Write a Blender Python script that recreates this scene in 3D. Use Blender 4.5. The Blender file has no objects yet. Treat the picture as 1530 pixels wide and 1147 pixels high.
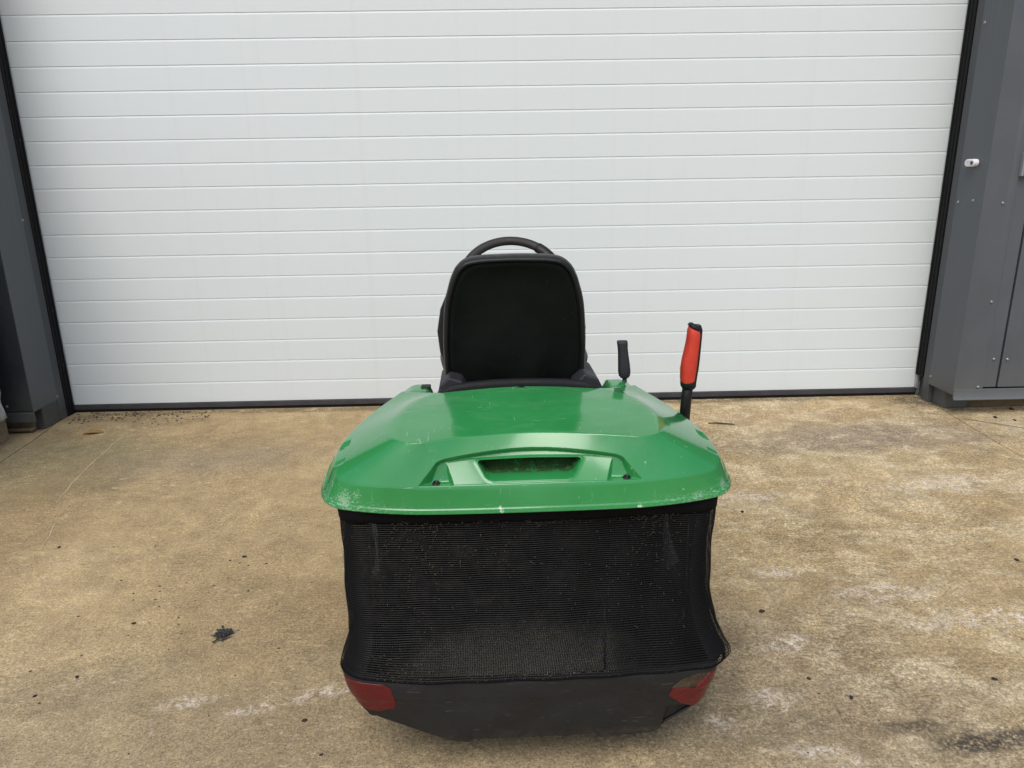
import bpy, bmesh, math, random
import numpy as np
from mathutils import Vector, Matrix
random.seed(7); rng = np.random.default_rng(7)
R = math.radians
scene = bpy.context.scene
COL = scene.collection

# ------------------------------------------------------------------ camera, sky, sun, exposure
def make_camera():
    yaw, pitch, roll = 0.017935, 0.282482, -0.015803
    f = Vector((math.sin(yaw)*math.cos(pitch), math.cos(yaw)*math.cos(pitch), -math.sin(pitch)))
    r = Vector((math.cos(yaw), -math.sin(yaw), 0)); u = r.cross(f)
    r2 = r*math.cos(roll) + u*math.sin(roll); u2 = u*math.cos(roll) - r*math.sin(roll)
    m = Matrix((r2, u2, -f)).transposed().to_4x4()
    m.translation = (0, -4.266, 1.36)
    cam = bpy.data.cameras.new('camera'); cam.sensor_width = 36; cam.sensor_fit = 'HORIZONTAL'
    cam.lens = 1100/1530*36; cam.clip_start = .05; cam.clip_end = 500
    o = bpy.data.objects.new('camera', cam); COL.objects.link(o); o.matrix_world = m
    scene.camera = o
make_camera()

SUN_EL, SUN_AZ = R(58), R(197)          # high, behind the camera: azimuth measured from +Y towards +X
w = bpy.data.worlds.new('World'); scene.world = w; w.use_nodes = True
nt = w.node_tree; bg = nt.nodes['Background']
sky = nt.nodes.new('ShaderNodeTexSky'); sky.sky_type = 'NISHITA'; sky.sun_disc = False
sky.sun_elevation = SUN_EL; sky.sun_rotation = SUN_AZ
sky.air_density = 1.0; sky.dust_density = 3.5; sky.ozone_density = 1.0
hs = nt.nodes.new('ShaderNodeHueSaturation'); hs.inputs['Saturation'].default_value = .95
nt.links.new(sky.outputs[0], hs.inputs['Color']); nt.links.new(hs.outputs[0], bg.inputs['Color'])
bg.inputs['Strength'].default_value = .15
sl = bpy.data.lights.new('sun', 'SUN'); sl.energy = 1.2; sl.angle = R(35); sl.color = (1, .99, .975)
so = bpy.data.objects.new('sun', sl); COL.objects.link(so)
sd = Vector((math.sin(SUN_AZ)*math.cos(SUN_EL), math.cos(SUN_AZ)*math.cos(SUN_EL), math.sin(SUN_EL)))
so.rotation_euler = sd.to_track_quat('Z', 'Y').to_euler()
vs = scene.view_settings; vs.view_transform = 'Standard'; vs.look = 'None'; vs.gamma = 1; vs.use_curve_mapping = False
vs.exposure = 0.27

# ------------------------------------------------------------------ node helpers
class NT:
    def __init__(s, name):
        s.m = bpy.data.materials.new(name); s.m.use_nodes = True
        s.t = s.m.node_tree; s.b = s.t.nodes['Principled BSDF']
        s.co = s.t.nodes.new('ShaderNodeTexCoord').outputs['Object']
    def n(s, typ, **kw):
        o = s.t.nodes.new(typ)
        for k, v in kw.items(): setattr(o, k, v)
        return o
    def put(s, sock, v):
        if v is None: return
        if isinstance(v, bpy.types.NodeSocket): s.t.links.new(v, sock)
        elif isinstance(v, (tuple, list)) and len(v) == 3 and sock.type == 'RGBA': sock.default_value = (*v, 1)
        else: sock.default_value = v
    def math(s, op, a, b=0.0, c=0.0, clamp=False):
        o = s.n('ShaderNodeMath', operation=op, use_clamp=clamp)
        s.put(o.inputs[0], a); s.put(o.inputs[1], b); s.put(o.inputs[2], c); return o.outputs[0]
    def mapping(s, scale=(1, 1, 1), rot=(0, 0, 0), loc=(0, 0, 0), vec=None):
        o = s.n('ShaderNodeMapping'); s.put(o.inputs['Vector'], vec or s.co)
        o.inputs['Scale'].default_value = scale; o.inputs['Rotation'].default_value = rot; o.inputs['Location'].default_value = loc
        return o.outputs[0]
    def noise(s, scale, detail=4, rough=.55, dist=0, vec=None, out='Fac'):
        o = s.n('ShaderNodeTexNoise'); s.put(o.inputs['Vector'], vec or s.co)
        o.inputs['Scale'].default_value = scale; o.inputs['Detail'].default_value = detail
        o.inputs['Roughness'].default_value = rough; o.inputs['Distortion'].default_value = dist
        return o.outputs[out]
    def voro(s, scale, vec=None, feature='F1', out='Distance'):
        o = s.n('ShaderNodeTexVoronoi', feature=feature); s.put(o.inputs['Vector'], vec or s.co)
        o.inputs['Scale'].default_value = scale; return o.outputs[out]
    def rng(s, v, a, b, c=0.0, d=1.0, smooth=True):
        o = s.n('ShaderNodeMapRange', interpolation_type='SMOOTHSTEP' if smooth else 'LINEAR')
        s.put(o.inputs['Value'], v)
        for k, x in zip(('From Min', 'From Max', 'To Min', 'To Max'), (a, b, c, d)): o.inputs[k].default_value = x
        return o.outputs['Result']
    def mix(s, fac, a, b, mode='MIX'):
        o = s.n('ShaderNodeMix', data_type='RGBA', blend_type=mode)
        s.put(o.inputs[0], fac); s.put(o.inputs[6], a); s.put(o.inputs[7], b); return o.outputs[2]
    def ramp(s, v, stops):
        o = s.n('ShaderNodeValToRGB'); s.put(o.inputs[0], v); e = o.color_ramp.elements
        while len(e) < len(stops): e.new(.5)
        for i, (p, c) in enumerate(stops): e[i].position = p; e[i].color = (*c, 1)
        return o.outputs[0]
    def grey(s, v):
        o = s.n('ShaderNodeCombineColor')
        for i in range(3): s.put(o.inputs[i], v)
        return o.outputs[0]
    def bump(s, h, strength=.3, dist=.01, normal=None):
        o = s.n('ShaderNodeBump'); s.put(o.inputs['Height'], h)
        o.inputs['Strength'].default_value = strength; o.inputs['Distance'].default_value = dist
        if normal is not None: s.put(o.inputs['Normal'], normal)
        return o.outputs[0]
    def set(s, col=None, rough=None, normal=None, metal=None, spec=None, **kw):
        for k, v in (('Base Color', col), ('Roughness', rough), ('Normal', normal), ('Metallic', metal), ('Specular IOR Level', spec)):
            s.put(s.b.inputs[k], v)
        for k, v in kw.items(): s.put(s.b.inputs[k.replace('_', ' ')], v)
        return s.m
    def sep(s, vec=None):
        o = s.n('ShaderNodeSeparateXYZ'); s.put(o.inputs[0], vec or s.co); return o.outputs

def ellipse(N, cx, cy, rx, ry, ang, wob, soft=(.55, 1.2)):
    """0..1 mask of an irregular patch on the ground, centred at (cx, cy)"""
    v = N.n('ShaderNodeVectorMath', operation='SUBTRACT'); N.put(v.inputs[0], N.co); v.inputs[1].default_value = (cx, cy, 0)
    m = N.mapping((1/rx, 1/ry, 0), (0, 0, 0), vec=N.mapping(rot=(0, 0, -ang), vec=v.outputs[0]))
    l = N.n('ShaderNodeVectorMath', operation='LENGTH'); N.put(l.inputs[0], m)
    d = N.math('ADD', l.outputs['Value'], N.math('MULTIPLY', N.math('SUBTRACT', wob, .5), 1.7))
    return N.rng(d, soft[0], soft[1], 1, 0)

# ------------------------------------------------------------------ materials
def mat_concrete():
    N = NT('weathered_concrete')
    big = N.noise(.9, 5, .6, .6)
    col = N.ramp(big, [(.30, (.278, .207, .112)), (.46, (.372, .281, .149)), (.60, (.440, .338, .184)), (.74, (.46, .373, .230))])
    mid = N.noise(6.5, 6, .68, .4)
    wob = N.noise(7, 6, .72, .5); wob2 = N.noise(2.6, 5, .65, .4)
    # soft tone areas
    for cx, cy, rx, ry, a, c, k in ((1.9, -.7, .75, .26, .1, (.235, .195, .15), .75), (-2.2, -.85, .55, .55, 0, (.175, .160, .092), .75),
                                    (-1.4, -.85, .55, .22, .1, (.27, .22, .15), .55), (1.55, -1.03, .5, .15, 0, (.45, .36, .20), .6),
                                    (1.72, -.36, .8, .16, 0, (.37, .27, .15), .6), (-2.05, -1.5, .35, .7, .1, (.27, .195, .10), .6),
                                    (.75, -2.6, .7, .5, 0, (.235, .19, .125), .6), (-.9, -2.75, 1.6, .42, 0, (.29, .235, .145), .55),
                                    (-.3, -.35, 2.2, .12, 0, (.36, .26, .14), .6)):
        m = ellipse(N, cx, cy, rx, ry, a, wob2, (.3, 1.4))
        col = N.mix(N.math('MULTIPLY', m, k), col, c)
    # lighter, more worn right-hand half
    sx, sy, sz = N.sep()
    right = N.rng(N.math('ADD', sx, N.math('MULTIPLY', wob2, .9)), .5, 1.8)
    worn = N.math('MULTIPLY', N.rng(N.noise(4.2, 7, .74, .7, vec=N.mapping((1, 1.7, 1))), .45, .60), N.rng(N.noise(38, 5, .75), .34, .56, .35, 1))
    col = N.mix(N.math('MULTIPLY', N.math('MULTIPLY', right, worn), .62), col, (.59, .50, .33))
    # pale limey patches
    pale = None
    for cx, cy, rx, ry, a in ((-.49, -2.56, .13, .035, .35), (-.86, -2.585, .10, .035, .2), (.83, -2.40, .10, .05, .2), (.71, -2.63, .09, .06, 0),
                              (2.0, -1.29, .42, .13, .1), (.77, -2.83, .12, .04, -.3), (1.1, -1.38, .16, .07, 0), (-.67, -2.62, .09, .03, .3),
                              (1.25, -2.15, .22, .08, .1), (.95, -2.0, .12, .05, 0), (.55, -2.72, .06, .05, 0), (1.5, -2.3, .3, .06, .1)):
        m = ellipse(N, cx, cy, rx, ry, a, wob, (.35, 1.05))
        pale = m if pale is None else N.math('MAXIMUM', pale, m)
    brk = N.math('MULTIPLY', N.rng(N.noise(30, 6, .75, .6), .44, .58), N.rng(N.noise(110, 3, .7), .36, .56))
    scat = N.math('MULTIPLY', N.rng(N.noise(12, 7, .75, .8), .58, .70), N.rng(N.noise(1.3, 3), .42, .62))
    pale = N.math('MAXIMUM', N.math('MULTIPLY', pale, brk), N.math('MULTIPLY', N.math('MULTIPLY', scat, brk), .75))
    col = N.mix(N.math('MULTIPLY', pale, .85), col, (.60, .53, .44))
    # mottling and grain
    det = N.rng(N.math('ADD', sx, N.math('MULTIPLY', wob2, 1.2)), -.1, 1.7, .50, .82)
    detn = N.rng(N.noise(2.2, 4, .65), .35, .65, .75, 1.15); det = N.math('MULTIPLY', det, detn, clamp=True)
    mid2 = N.noise(17, 6, .75, .5)
    col = N.mix(1, col, N.grey(N.rng(mid, .32, .68, .80, 1.16, False)), 'MULTIPLY')
    col = N.mix(det, col, N.grey(N.rng(mid2, .34, .66, .76, 1.22, False)), 'MULTIPLY')
    fine = N.noise(62, 6, .8, .3); col = N.mix(det, col, N.grey(N.rng(fine, .36, .64, .60, 1.40, False)), 'MULTIPLY')
    broom = N.noise(1, 4, .7, .3, vec=N.mapping((9, 70, 1), (0, 0, .03)))
    col = N.mix(1, col, N.grey(N.rng(broom, .3, .7, .93, 1.06, False)), 'MULTIPLY')
    grain = N.noise(190, 4, .85); col = N.mix(1, col, N.grey(N.rng(grain, .34, .66, .52, 1.46, False)), 'MULTIPLY')
    grit = N.noise(105, 2, .6); col = N.mix(det, col, N.grey(N.rng(grit, .34, .66, .62, 1.40, False)), 'MULTIPLY')
    tint = N.noise(23, 4, .7); col = N.mix(N.rng(tint, .52, .72, 0, .28), col, (.33, .225, .14))
    pits = N.rng(N.voro(85), .05, .20); pm = N.rng(N.noise(15, 3), .44, .58)
    col = N.mix(N.math('MULTIPLY', N.math('SUBTRACT', 1, pits), N.math('MULTIPLY', pm, .8)), col, (.055, .043, .028))
    fl = N.noise(1, 5, .7, .8, vec=N.mapping((20, 46, 1), (0, 0, .06)))
    flm = N.rng(N.noise(2.3, 3, .6, vec=N.mapping(loc=(3, 1, 0))), .42, .62)
    col = N.mix(N.math('MULTIPLY', N.math('MULTIPLY', N.rng(fl, .595, .640), flm), .55), col, (.135, .105, .068))
    col = N.mix(N.math('MULTIPLY', N.math('MULTIPLY', N.rng(fl, .405, .360), flm), .50), col, (.66, .57, .41))
    col = N.mix(N.math('MULTIPLY', pale, .45), col, (.62, .55, .46))
    # faint hairline stains running across the slab
    vein = N.math('ABSOLUTE', N.math('SUBTRACT', N.noise(1.7, 7, .62, .5, vec=N.mapping((1, 2.1, 1))), .5))
    col = N.mix(N.math('MULTIPLY', N.rng(vein, .004, .0005), N.rng(N.noise(2.1, 2), .5, .62, 0, .45)), col, (.13, .10, .06))
    # oil stain and dirt at the foot of the door
    spk = N.math('MULTIPLY', N.rng(N.noise(75, 5, .8), .36, .54), N.rng(N.noise(14, 5, .75), .34, .52))
    for cx, cy, rx, ry, a, k in ((1.17, -2.81, .17, .040, .05, .95), (1.03, -2.75, .12, .030, .05, .75), (1.3, -2.79, .12, .03, 0, .8), (-2.3, -.12, .35, .10, 0, .6),
                                 (2.5, -.12, .22, .14, 0, .85), (2.62, -.35, .3, .05, 0, .5), (-1.2, -.05, 1.6, .05, 0, .6), (1.2, -.04, 1.6, .045, 0, .65),
                                 (.62, -2.72, .25, .16, 0, .35), (.55, -2.5, .15, .12, 0, .3)):
        col = N.mix(N.math('MULTIPLY', N.math('MULTIPLY', ellipse(N, cx, cy, rx, ry, a, wob, (.3, 1.3)), spk), k), col, (.050, .041, .032))
    h = N.math('ADD', N.math('MULTIPLY', grain, .6), N.math('ADD', N.math('MULTIPLY', fine, .8), N.math('MULTIPLY', broom, .2)))
    h = N.math('ADD', h, N.math('MULTIPLY', pits, .5))
    return N.set(col, N.rng(fine, .3, .7, .72, .92), N.bump(h, .6, .006), spec=.25)

def mat_plain(name, c, rough=.5, spec=.5, var=.12, scale=30, bump=.0, metal=0, bscale=None):
    N = NT(name)
    n = N.noise(scale, 5, .65)
    col = N.mix(1, c, N.grey(N.rng(n, .25, .75, 1-var, 1+var, False)), 'MULTIPLY')
    nor = N.bump(N.noise(bscale or scale*6, 3, .6), bump, .003) if bump else None
    return N.set(col, N.rng(n, .3, .7, max(.02, rough-.06), min(1, rough+.08)), nor, metal, spec)

def mat_door():
    N = NT('white_door_steel')
    emb = N.noise(1, 4, .65, .8, vec=N.mapping((55, 55, 190)))
    dirt = N.noise(1.1, 6, .6, .3); sx, sy, sz = N.sep()
    col = N.mix(N.rng(dirt, .35, .75, 0, .22), (.668, .748, .775), (.648, .698, .700))
    stk = N.noise(1, 5, .65, .2, vec=N.mapping((13, 13, .5))); col = N.mix(N.rng(stk, .52, .78, 0, .20), col, (.52, .53, .51))
    low = N.rng(N.math('ADD', sz, N.math('MULTIPLY', dirt, .4)), .15, .75, .30, 0)
    col = N.mix(low, col, (.60, .585, .53))
    sm = N.math('MULTIPLY', N.rng(N.noise(5, 7, .75, 1.2), .66, .76), .16); col = N.mix(sm, col, (.36, .34, .31))
    sp = N.rng(N.voro(9), .012, .022, 1, 0); spm = N.rng(N.noise(4.7, 2), .52, .6)
    col = N.mix(N.math('MULTIPLY', N.math('MULTIPLY', sp, spm), .55), col, (.18, .16, .14))
    return N.set(col, N.rng(dirt, .3, .7, .38, .5), N.bump(emb, .22, .0022), spec=.4)

def mat_cladding(name, c):
    N = NT(name)
    n = N.noise(2.2, 6, .65, .3); st = N.noise(1, 4, .6, 0, vec=N.mapping((26, 26, 1.1)))
    col = N.mix(1, c, N.grey(N.rng(n, .25, .75, .86, 1.14, False)), 'MULTIPLY')
    col = N.mix(N.rng(st, .55, .8, 0, .22), col, (.16, .165, .16))
    sx, sy, sz = N.sep()
    g = N.rng(N.math('ADD', sz, N.math('MULTIPLY', N.noise(9, 5, .7), .35)), .16, .55, .42, 0)
    col = N.mix(g, col, (.13, .125, .105))
    spk = N.math('MULTIPLY', N.rng(N.voro(22), .03, .05, 1, 0), N.rng(N.noise(5, 2), .5, .6))
    col = N.mix(N.math('MULTIPLY', spk, .3), col, (.3, .3, .28))
    return N.set(col, N.rng(n, .3, .7, .42, .56), N.bump(N.noise(3, 3), .12, .01), spec=.45)

def mat_green():
    N = NT('green_moulded_plastic')
    n = N.noise(4, 5, .6, .4)
    col = N.mix(N.rng(n, .3, .7), (.022, .205, .052), (.029, .242, .066))
    sx, sy, sz = N.sep()
    # dulled film of dust on the upper faces, hairline scratches everywhere, chipped paint along the lip
    dust = N.noise(1, 6, .7, .6, vec=N.mapping((9, 22, 9), (0, 0, .15)))
    film = N.math('MULTIPLY', N.rng(dust, .45, .75), N.rng(sz, .74, .83))
    col = N.mix(N.math('MULTIPLY', film, .16), col, (.20, .33, .20))
    scr = None
    for i, (sc, ro) in enumerate((((8, 230, 60), .35), ((200, 10, 80), .5), ((14, 260, 60), -.7), ((150, 40, 12), .2))):
        v = N.noise(1, 2, .5, .4, vec=N.mapping(sc, (0, 0, ro), (i*3.1, i*1.7, 0)))
        s_ = N.math('MULTIPLY', N.rng(v, .69, .735), N.rng(N.noise(6+i*2, 3, .6, vec=N.mapping(loc=(i, i, i))), .5, .66))
        scr = s_ if scr is None else N.math('MAXIMUM', scr, s_)
    col = N.mix(N.math('MULTIPLY', scr, .42), col, (.34, .50, .36))
    ax = N.math('ABSOLUTE', sx)
    lip = N.math('MULTIPLY', N.rng(sz, .700, .672), N.math('ADD', N.rng(ax, .22, .40, .10, 1), 0))
    lipn = N.rng(N.noise(1, 6, .8, .8, vec=N.mapping((120, 120, 330))), .535, .60)
    col = N.mix(N.math('MULTIPLY', N.math('MULTIPLY', lip, lipn), .75), col, (.50, .58, .48))
    chip = N.math('MULTIPLY', N.rng(N.noise(70, 3, .6), .73, .76), N.rng(sz, .74, .70))
    col = N.mix(N.math('MULTIPLY', chip, .8), col, (.55, .62, .52))
    for (cx, cy, cz), rr in (((-.066, .003, .676), .0055), ((-.064, .002, .668), .006), ((.232, .003, .668), .007), ((-.40, .04, .690), .022), ((-.37, .04, .700), .014), ((.43, .06, .690), .016), ((.36, .03, .676), .014)):
        v = N.n('ShaderNodeVectorMath', operation='DISTANCE'); N.put(v.inputs[0], N.co); v.inputs[1].default_value = (cx, cy, cz)
        dd = N.math('ADD', N.math('DIVIDE', v.outputs['Value'], rr), N.math('MULTIPLY', N.math('SUBTRACT', N.noise(230, 4, .8), .5), 4.5))
        col = N.mix(N.rng(dd, .75, .45, 0, .8 if rr < .01 else .30), col, (.55, .63, .53))
    # grime lying in the handle pocket
    gm = N.math('MULTIPLY', N.math('MULTIPLY', N.rng(sy, .050, .070), N.rng(sy, .125, .112)), N.math('MULTIPLY', N.rng(sz, .757, .746), N.rng(ax, .118, .10)))
    gm = N.math('MULTIPLY', gm, N.math('MULTIPLY', N.rng(sz, .70, .71), N.rng(N.noise(60, 5, .7), .30, .5)))
    col = N.mix(N.math('MULTIPLY', gm, .8), col, (.030, .026, .014))
    rough = N.math('ADD', N.rng(dust, .35, .75, .10, .19), N.math('MULTIPLY', scr, .25))
    h = N.math('ADD', N.noise(3.2, 2), N.math('MULTIPLY', scr, -.05))
    fb = N.noise(900, 2, .5)
    return N.set(col, rough, N.bump(fb, .05, .0006, N.bump(h, .05, .010)), spec=.5, Coat_Weight=.22, Coat_Roughness=.06, Coat_IOR=1.5)

def mat_bumper():
    N = NT('charcoal_moulded_plastic')
    n = N.noise(7, 6, .7, .4); col = N.mix(N.rng(n, .35, .7), (.0085, .0097, .0112), (.0150, .0160, .0165))
    d = N.noise(1, 6, .75, .5, vec=N.mapping((22, 22, 34)))
    col = N.mix(N.rng(d, .52, .78, 0, .30), col, (.052, .048, .040))
    s = N.rng(N.noise(1, 2, .5, .6, vec=N.mapping((24, 24, 300), (0, .25, 0))), .70, .74)
    col = N.mix(N.math('MULTIPLY', s, .4), col, (.16, .155, .145))
    sx, sy, sz = N.sep()
    col = N.mix(N.math('MULTIPLY', N.rng(sz, .15, .09), N.rng(d, .40, .7, .0, .30)), col, (.10, .082, .06))
    return N.set(col, N.rng(n, .3, .7, .50, .68), N.bump(N.noise(600, 2), .25, .0008), spec=.4)

def mat_shell():
    N = NT('dusty_seat_shell')
    n = N.noise(6, 6, .7, .5); f = N.noise(420, 2, .6)
    col = N.mix(N.rng(n, .40, .75), (.0020, .0030, .0026), (.0052, .0066, .0060))
    sp = N.math('MULTIPLY', N.rng(N.voro(60), .05, .09, 1, 0), N.rng(N.noise(11, 2), .56, .64))
    col = N.mix(N.math('MULTIPLY', sp, .55), col, (.09, .09, .08))
    return N.set(col, N.rng(n, .3, .7, .5, .68), N.bump(f, .25, .001), spec=.16)

def mat_lit_residue():
    N = NT('dry_grass_painted_light')
    n = N.noise(9, 6, .7, .6); f = N.noise(160, 3, .7)
    sx, sy, sz = N.sep()
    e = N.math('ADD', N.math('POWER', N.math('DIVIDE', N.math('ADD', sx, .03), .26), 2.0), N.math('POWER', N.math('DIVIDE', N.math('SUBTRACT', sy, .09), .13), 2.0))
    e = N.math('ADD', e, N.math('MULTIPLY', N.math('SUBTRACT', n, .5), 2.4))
    col = N.mix(N.rng(e, 1.6, .0), (.010, .010, .009), (.125, .125, .100))  # pale centre paints light falling through the mesh onto the dry residue
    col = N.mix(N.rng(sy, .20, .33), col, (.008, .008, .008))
    col = N.mix(1, col, N.grey(N.rng(f, .3, .7, .6, 1.4, False)), 'MULTIPLY')
    return N.set(col, .9, N.bump(f, .6, .004), spec=.2)

def mat_lens(name, c):
    N = NT(name)
    n = N.noise(40, 5, .7); col = N.mix(N.rng(n, .35, .75, 0, .45), c, (.05, .010, .009))
    cell = N.voro(130)
    return N.set(col, N.rng(n, .3, .7, .22, .42), N.bump(cell, .25, .002), spec=.5)

M = {}
M['concrete'] = mat_concrete()
M['subsoil'] = mat_plain('joint_dirt', (.035, .03, .022), .95, .2, .4, 60)
M['joint'] = M['subsoil']
M['scratch'] = mat_plain('scored_chalk', (.44, .37, .25), .9, .2, .35, 60)
M['crack'] = mat_plain('crack_dirt', (.10, .085, .06), .95, .2, .4, 60)
M['door'] = mat_door()
M['door_core'] = mat_plain('door_core_grey', (.10, .105, .105), .7, .3)
M['rubber'] = mat_plain('black_rubber', (.0075, .0075, .0085), .65, .25, .3, 18, .2)
M['seal'] = mat_plain('dark_seal_rubber', (.050, .048, .052), .7, .3, .3, 14, .2)
M['clad'] = mat_cladding('grey_cladding_steel', (.080, .090, .101))
M['clad_darkest'] = mat_cladding('darkest_cladding_steel', (.020, .025, .030))  # darkest grey of the cladding, used on the left front panel
M['clad_dark'] = mat_cladding('dark_grey_post_steel', (.050, .056, .062))
M['gap'] = mat_plain('gap_black', (.006, .006, .006), .9, .1)
M['screw'] = mat_plain('galvanised_screw', (.24, .25, .25), .42, .5, .2, 80, 0, .5)
M['plinth'] = mat_plain('stained_plinth_concrete', (.15, .115, .068), .9, .3, .5, 14, .5, 0, 90)
M['white_plastic'] = mat_plain('white_plastic', (.74, .74, .76), .35, .5, .03)
M['lens_dark'] = mat_plain('sensor_lens', (.05, .05, .06), .2, .5)
M['print'] = mat_plain('grey_print', (.42, .42, .46), .5, .3)
M['steel'] = mat_plain('pale_steel', (.40, .41, .41), .4, .5, .15, 20, .1, .4)
M['boxgrey'] = mat_plain('light_grey_box', (.25, .26, .27), .45, .5, .06)
M['wood'] = mat_plain('pallet_wood', (.23, .18, .125), .85, .3, .45, 18, .5)
M['wrap'] = mat_plain('cloudy_wrap', (.50, .52, .53), .32, .5, .35, 9, .6, 0, 22)
M['green'] = mat_green()
M['bumper'] = mat_bumper()
M['mesh'] = mat_plain('black_mesh_yarn', (.0026, .0026, .0029), .5, .16, .35, 40)
M['hem'] = mat_plain('black_webbing', (.004, .004, .0045), .85, .12, .3, 60, .3)
M['dark'] = mat_plain('dark_inner_plastic', (.012, .012, .0115), .8, .2, .45, 9, .2)
M['darker'] = mat_plain('black_plastic', (.006, .006, .0066), .48, .35, .25, 30, .15)
M['shell'] = mat_plain('seat_shell_black', (.0022, .0032, .0028), .62, .12, .3, 9, .12, 0, 300)
M['shell'] = mat_shell()
M['vinyl'] = mat_plain('black_vinyl', (.0058, .0058, .0066), .42, .40, .2, 20, .3, 0, 420)
M['bracket'] = mat_plain('charcoal_bracket', (.022, .022, .027), .6, .4, .2)
M['wheelgrip'] = mat_plain('worn_wheel_rubber', (.020, .0185, .017), .60, .4, .25, 25, .25, 0, 300)
M['redgrip'] = mat_plain('red_rubber_grip', (.54, .042, .021), .50, .4, .12, 26, .3, 0, 260)
M['reflector'] = mat_lens('red_reflector', (.105, .004, .008))
M['reflector_chip'] = mat_lens('scuffed_red_reflector', (.105, .0045, .0075))
M['broken'] = mat_plain('grimy_broken_socket', (.060, .042, .025), .85, .3, .7, 60, .6)
M['tyre'] = mat_plain('tyre_rubber', (.030, .031, .032), .72, .35, .4, 25, .3)
M['lit_residue'] = mat_lit_residue()
M['clip'] = mat_plain('dry_grass', (.085, .078, .048), .9, .2, .35, 40)
M['dust'] = mat_plain('pale_clipping_dust', (.58, .47, .42), .9, .2, .35, 90, .5)
M['leaf'] = mat_plain('tan_leaf', (.27, .16, .055), .8, .3, .4, 50, .4)
M['mush'] = mat_plain('dark_leaf_mush', (.034, .036, .036), .8, .3, .5, 60, .5)
M['twig'] = mat_plain('twig_bark', (.050, .038, .027), .9, .3, .4, 60, .5)
M['pebble'] = mat_plain('dark_grit', (.034, .029, .027), .85, .3, .5, 80, .5)

# ------------------------------------------------------------------ object helpers
def tag(o, label=None, cat=None, group=None, kind=None):
    for k, v in (('label', label), ('category', cat), ('group', group), ('kind', kind)):
        if v: o[k] = v
    return o
def empty(name, loc=(0, 0, 0), rz=0):
    o = bpy.data.objects.new(name, None); COL.objects.link(o); o.location = loc; o.rotation_euler = (0, 0, rz)
    o.empty_display_size = .1; return o
def link(name, me, mat, parent=None, smooth=True, bevel=0, seg=2, loc=None):
    if mat: me.materials.append(mat)
    o = bpy.data.objects.new(name, me); COL.objects.link(o); o.parent = parent
    if loc: o.location = loc
    me.polygons.foreach_set('use_smooth', [smooth]*len(me.polygons))
    if bevel:
        b = o.modifiers.new('bevel', 'BEVEL'); b.width = bevel; b.segments = seg; b.limit_method = 'ANGLE'; b.angle_limit = R(35); b.harden_normals = True
    return o
def mesh_from(name, v, f):
    me = bpy.data.meshes.new(name)
    v = np.asarray(v, np.float32); f = np.asarray(f, np.int32)
    if f.ndim == 2:
        n, k = f.shape
        me.vertices.add(len(v)); me.vertices.foreach_set('co', v.ravel())
        me.loops.add(n*k); me.loops.foreach_set('vertex_index', f.ravel())
        me.polygons.add(n); me.polygons.foreach_set('loop_start', np.arange(n, dtype=np.int32)*k)
        me.polygons.foreach_set('loop_total', np.full(n, k, np.int32)); me.update(calc_edges=True)
    else:
        me.from_pydata([tuple(map(float, p)) for p in v], [], [list(map(int, q)) for q in f]); me.update()
    me.validate(); return me
def poly_mesh(name, v, f):
    me = bpy.data.meshes.new(name); me.from_pydata([tuple(p) for p in v], [], f); me.update(); return me
def grid_faces(nr, nc, wrap=False):
    i, j = np.meshgrid(np.arange(nr-1), np.arange(nc if wrap else nc-1), indexing='ij')
    j2 = (j+1) % nc
    return np.stack([i*nc+j, i*nc+j2, (i+1)*nc+j2, (i+1)*nc+j], -1).reshape(-1, 4)
def box(name, a, b, mat, parent=None, bevel=.002, seg=2):
    x0, y0, z0 = a; x1, y1, z1 = b
    v = [(x0, y0, z0), (x1, y0, z0), (x1, y1, z0), (x0, y1, z0), (x0, y0, z1), (x1, y0, z1), (x1, y1, z1), (x0, y1, z1)]
    f = [(0, 3, 2, 1), (4, 5, 6, 7), (0, 1, 5, 4), (1, 2, 6, 5), (2, 3, 7, 6), (3, 0, 4, 7)]
    return link(name, poly_mesh(name, v, f), mat, parent, bool(bevel), bevel, seg)
def prism(name, outline, axis, lo, hi, mat, parent=None, bevel=.002, seg=2, smooth=True):
    """outline: 2-D points in the two other axes; extruded along `axis` from lo to hi"""
    def P(p, t):
        return {'x': (t, p[0], p[1]), 'y': (p[0], t, p[1]), 'z': (p[0], p[1], t)}[axis]
    n = len(outline); v = [P(p, lo) for p in outline]+[P(p, hi) for p in outline]
    f = [tuple(range(n)), tuple(range(2*n-1, n-1, -1))]+[(i, i+n, (i+1) % n+n, (i+1) % n) for i in range(n)]
    me = poly_mesh(name, v, f); bm = bmesh.new(); bm.from_mesh(me); bmesh.ops.recalc_face_normals(bm, faces=bm.faces); bm.to_mesh(me); bm.free()
    return link(name, me, mat, parent, smooth and bool(bevel), bevel, seg)
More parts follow.
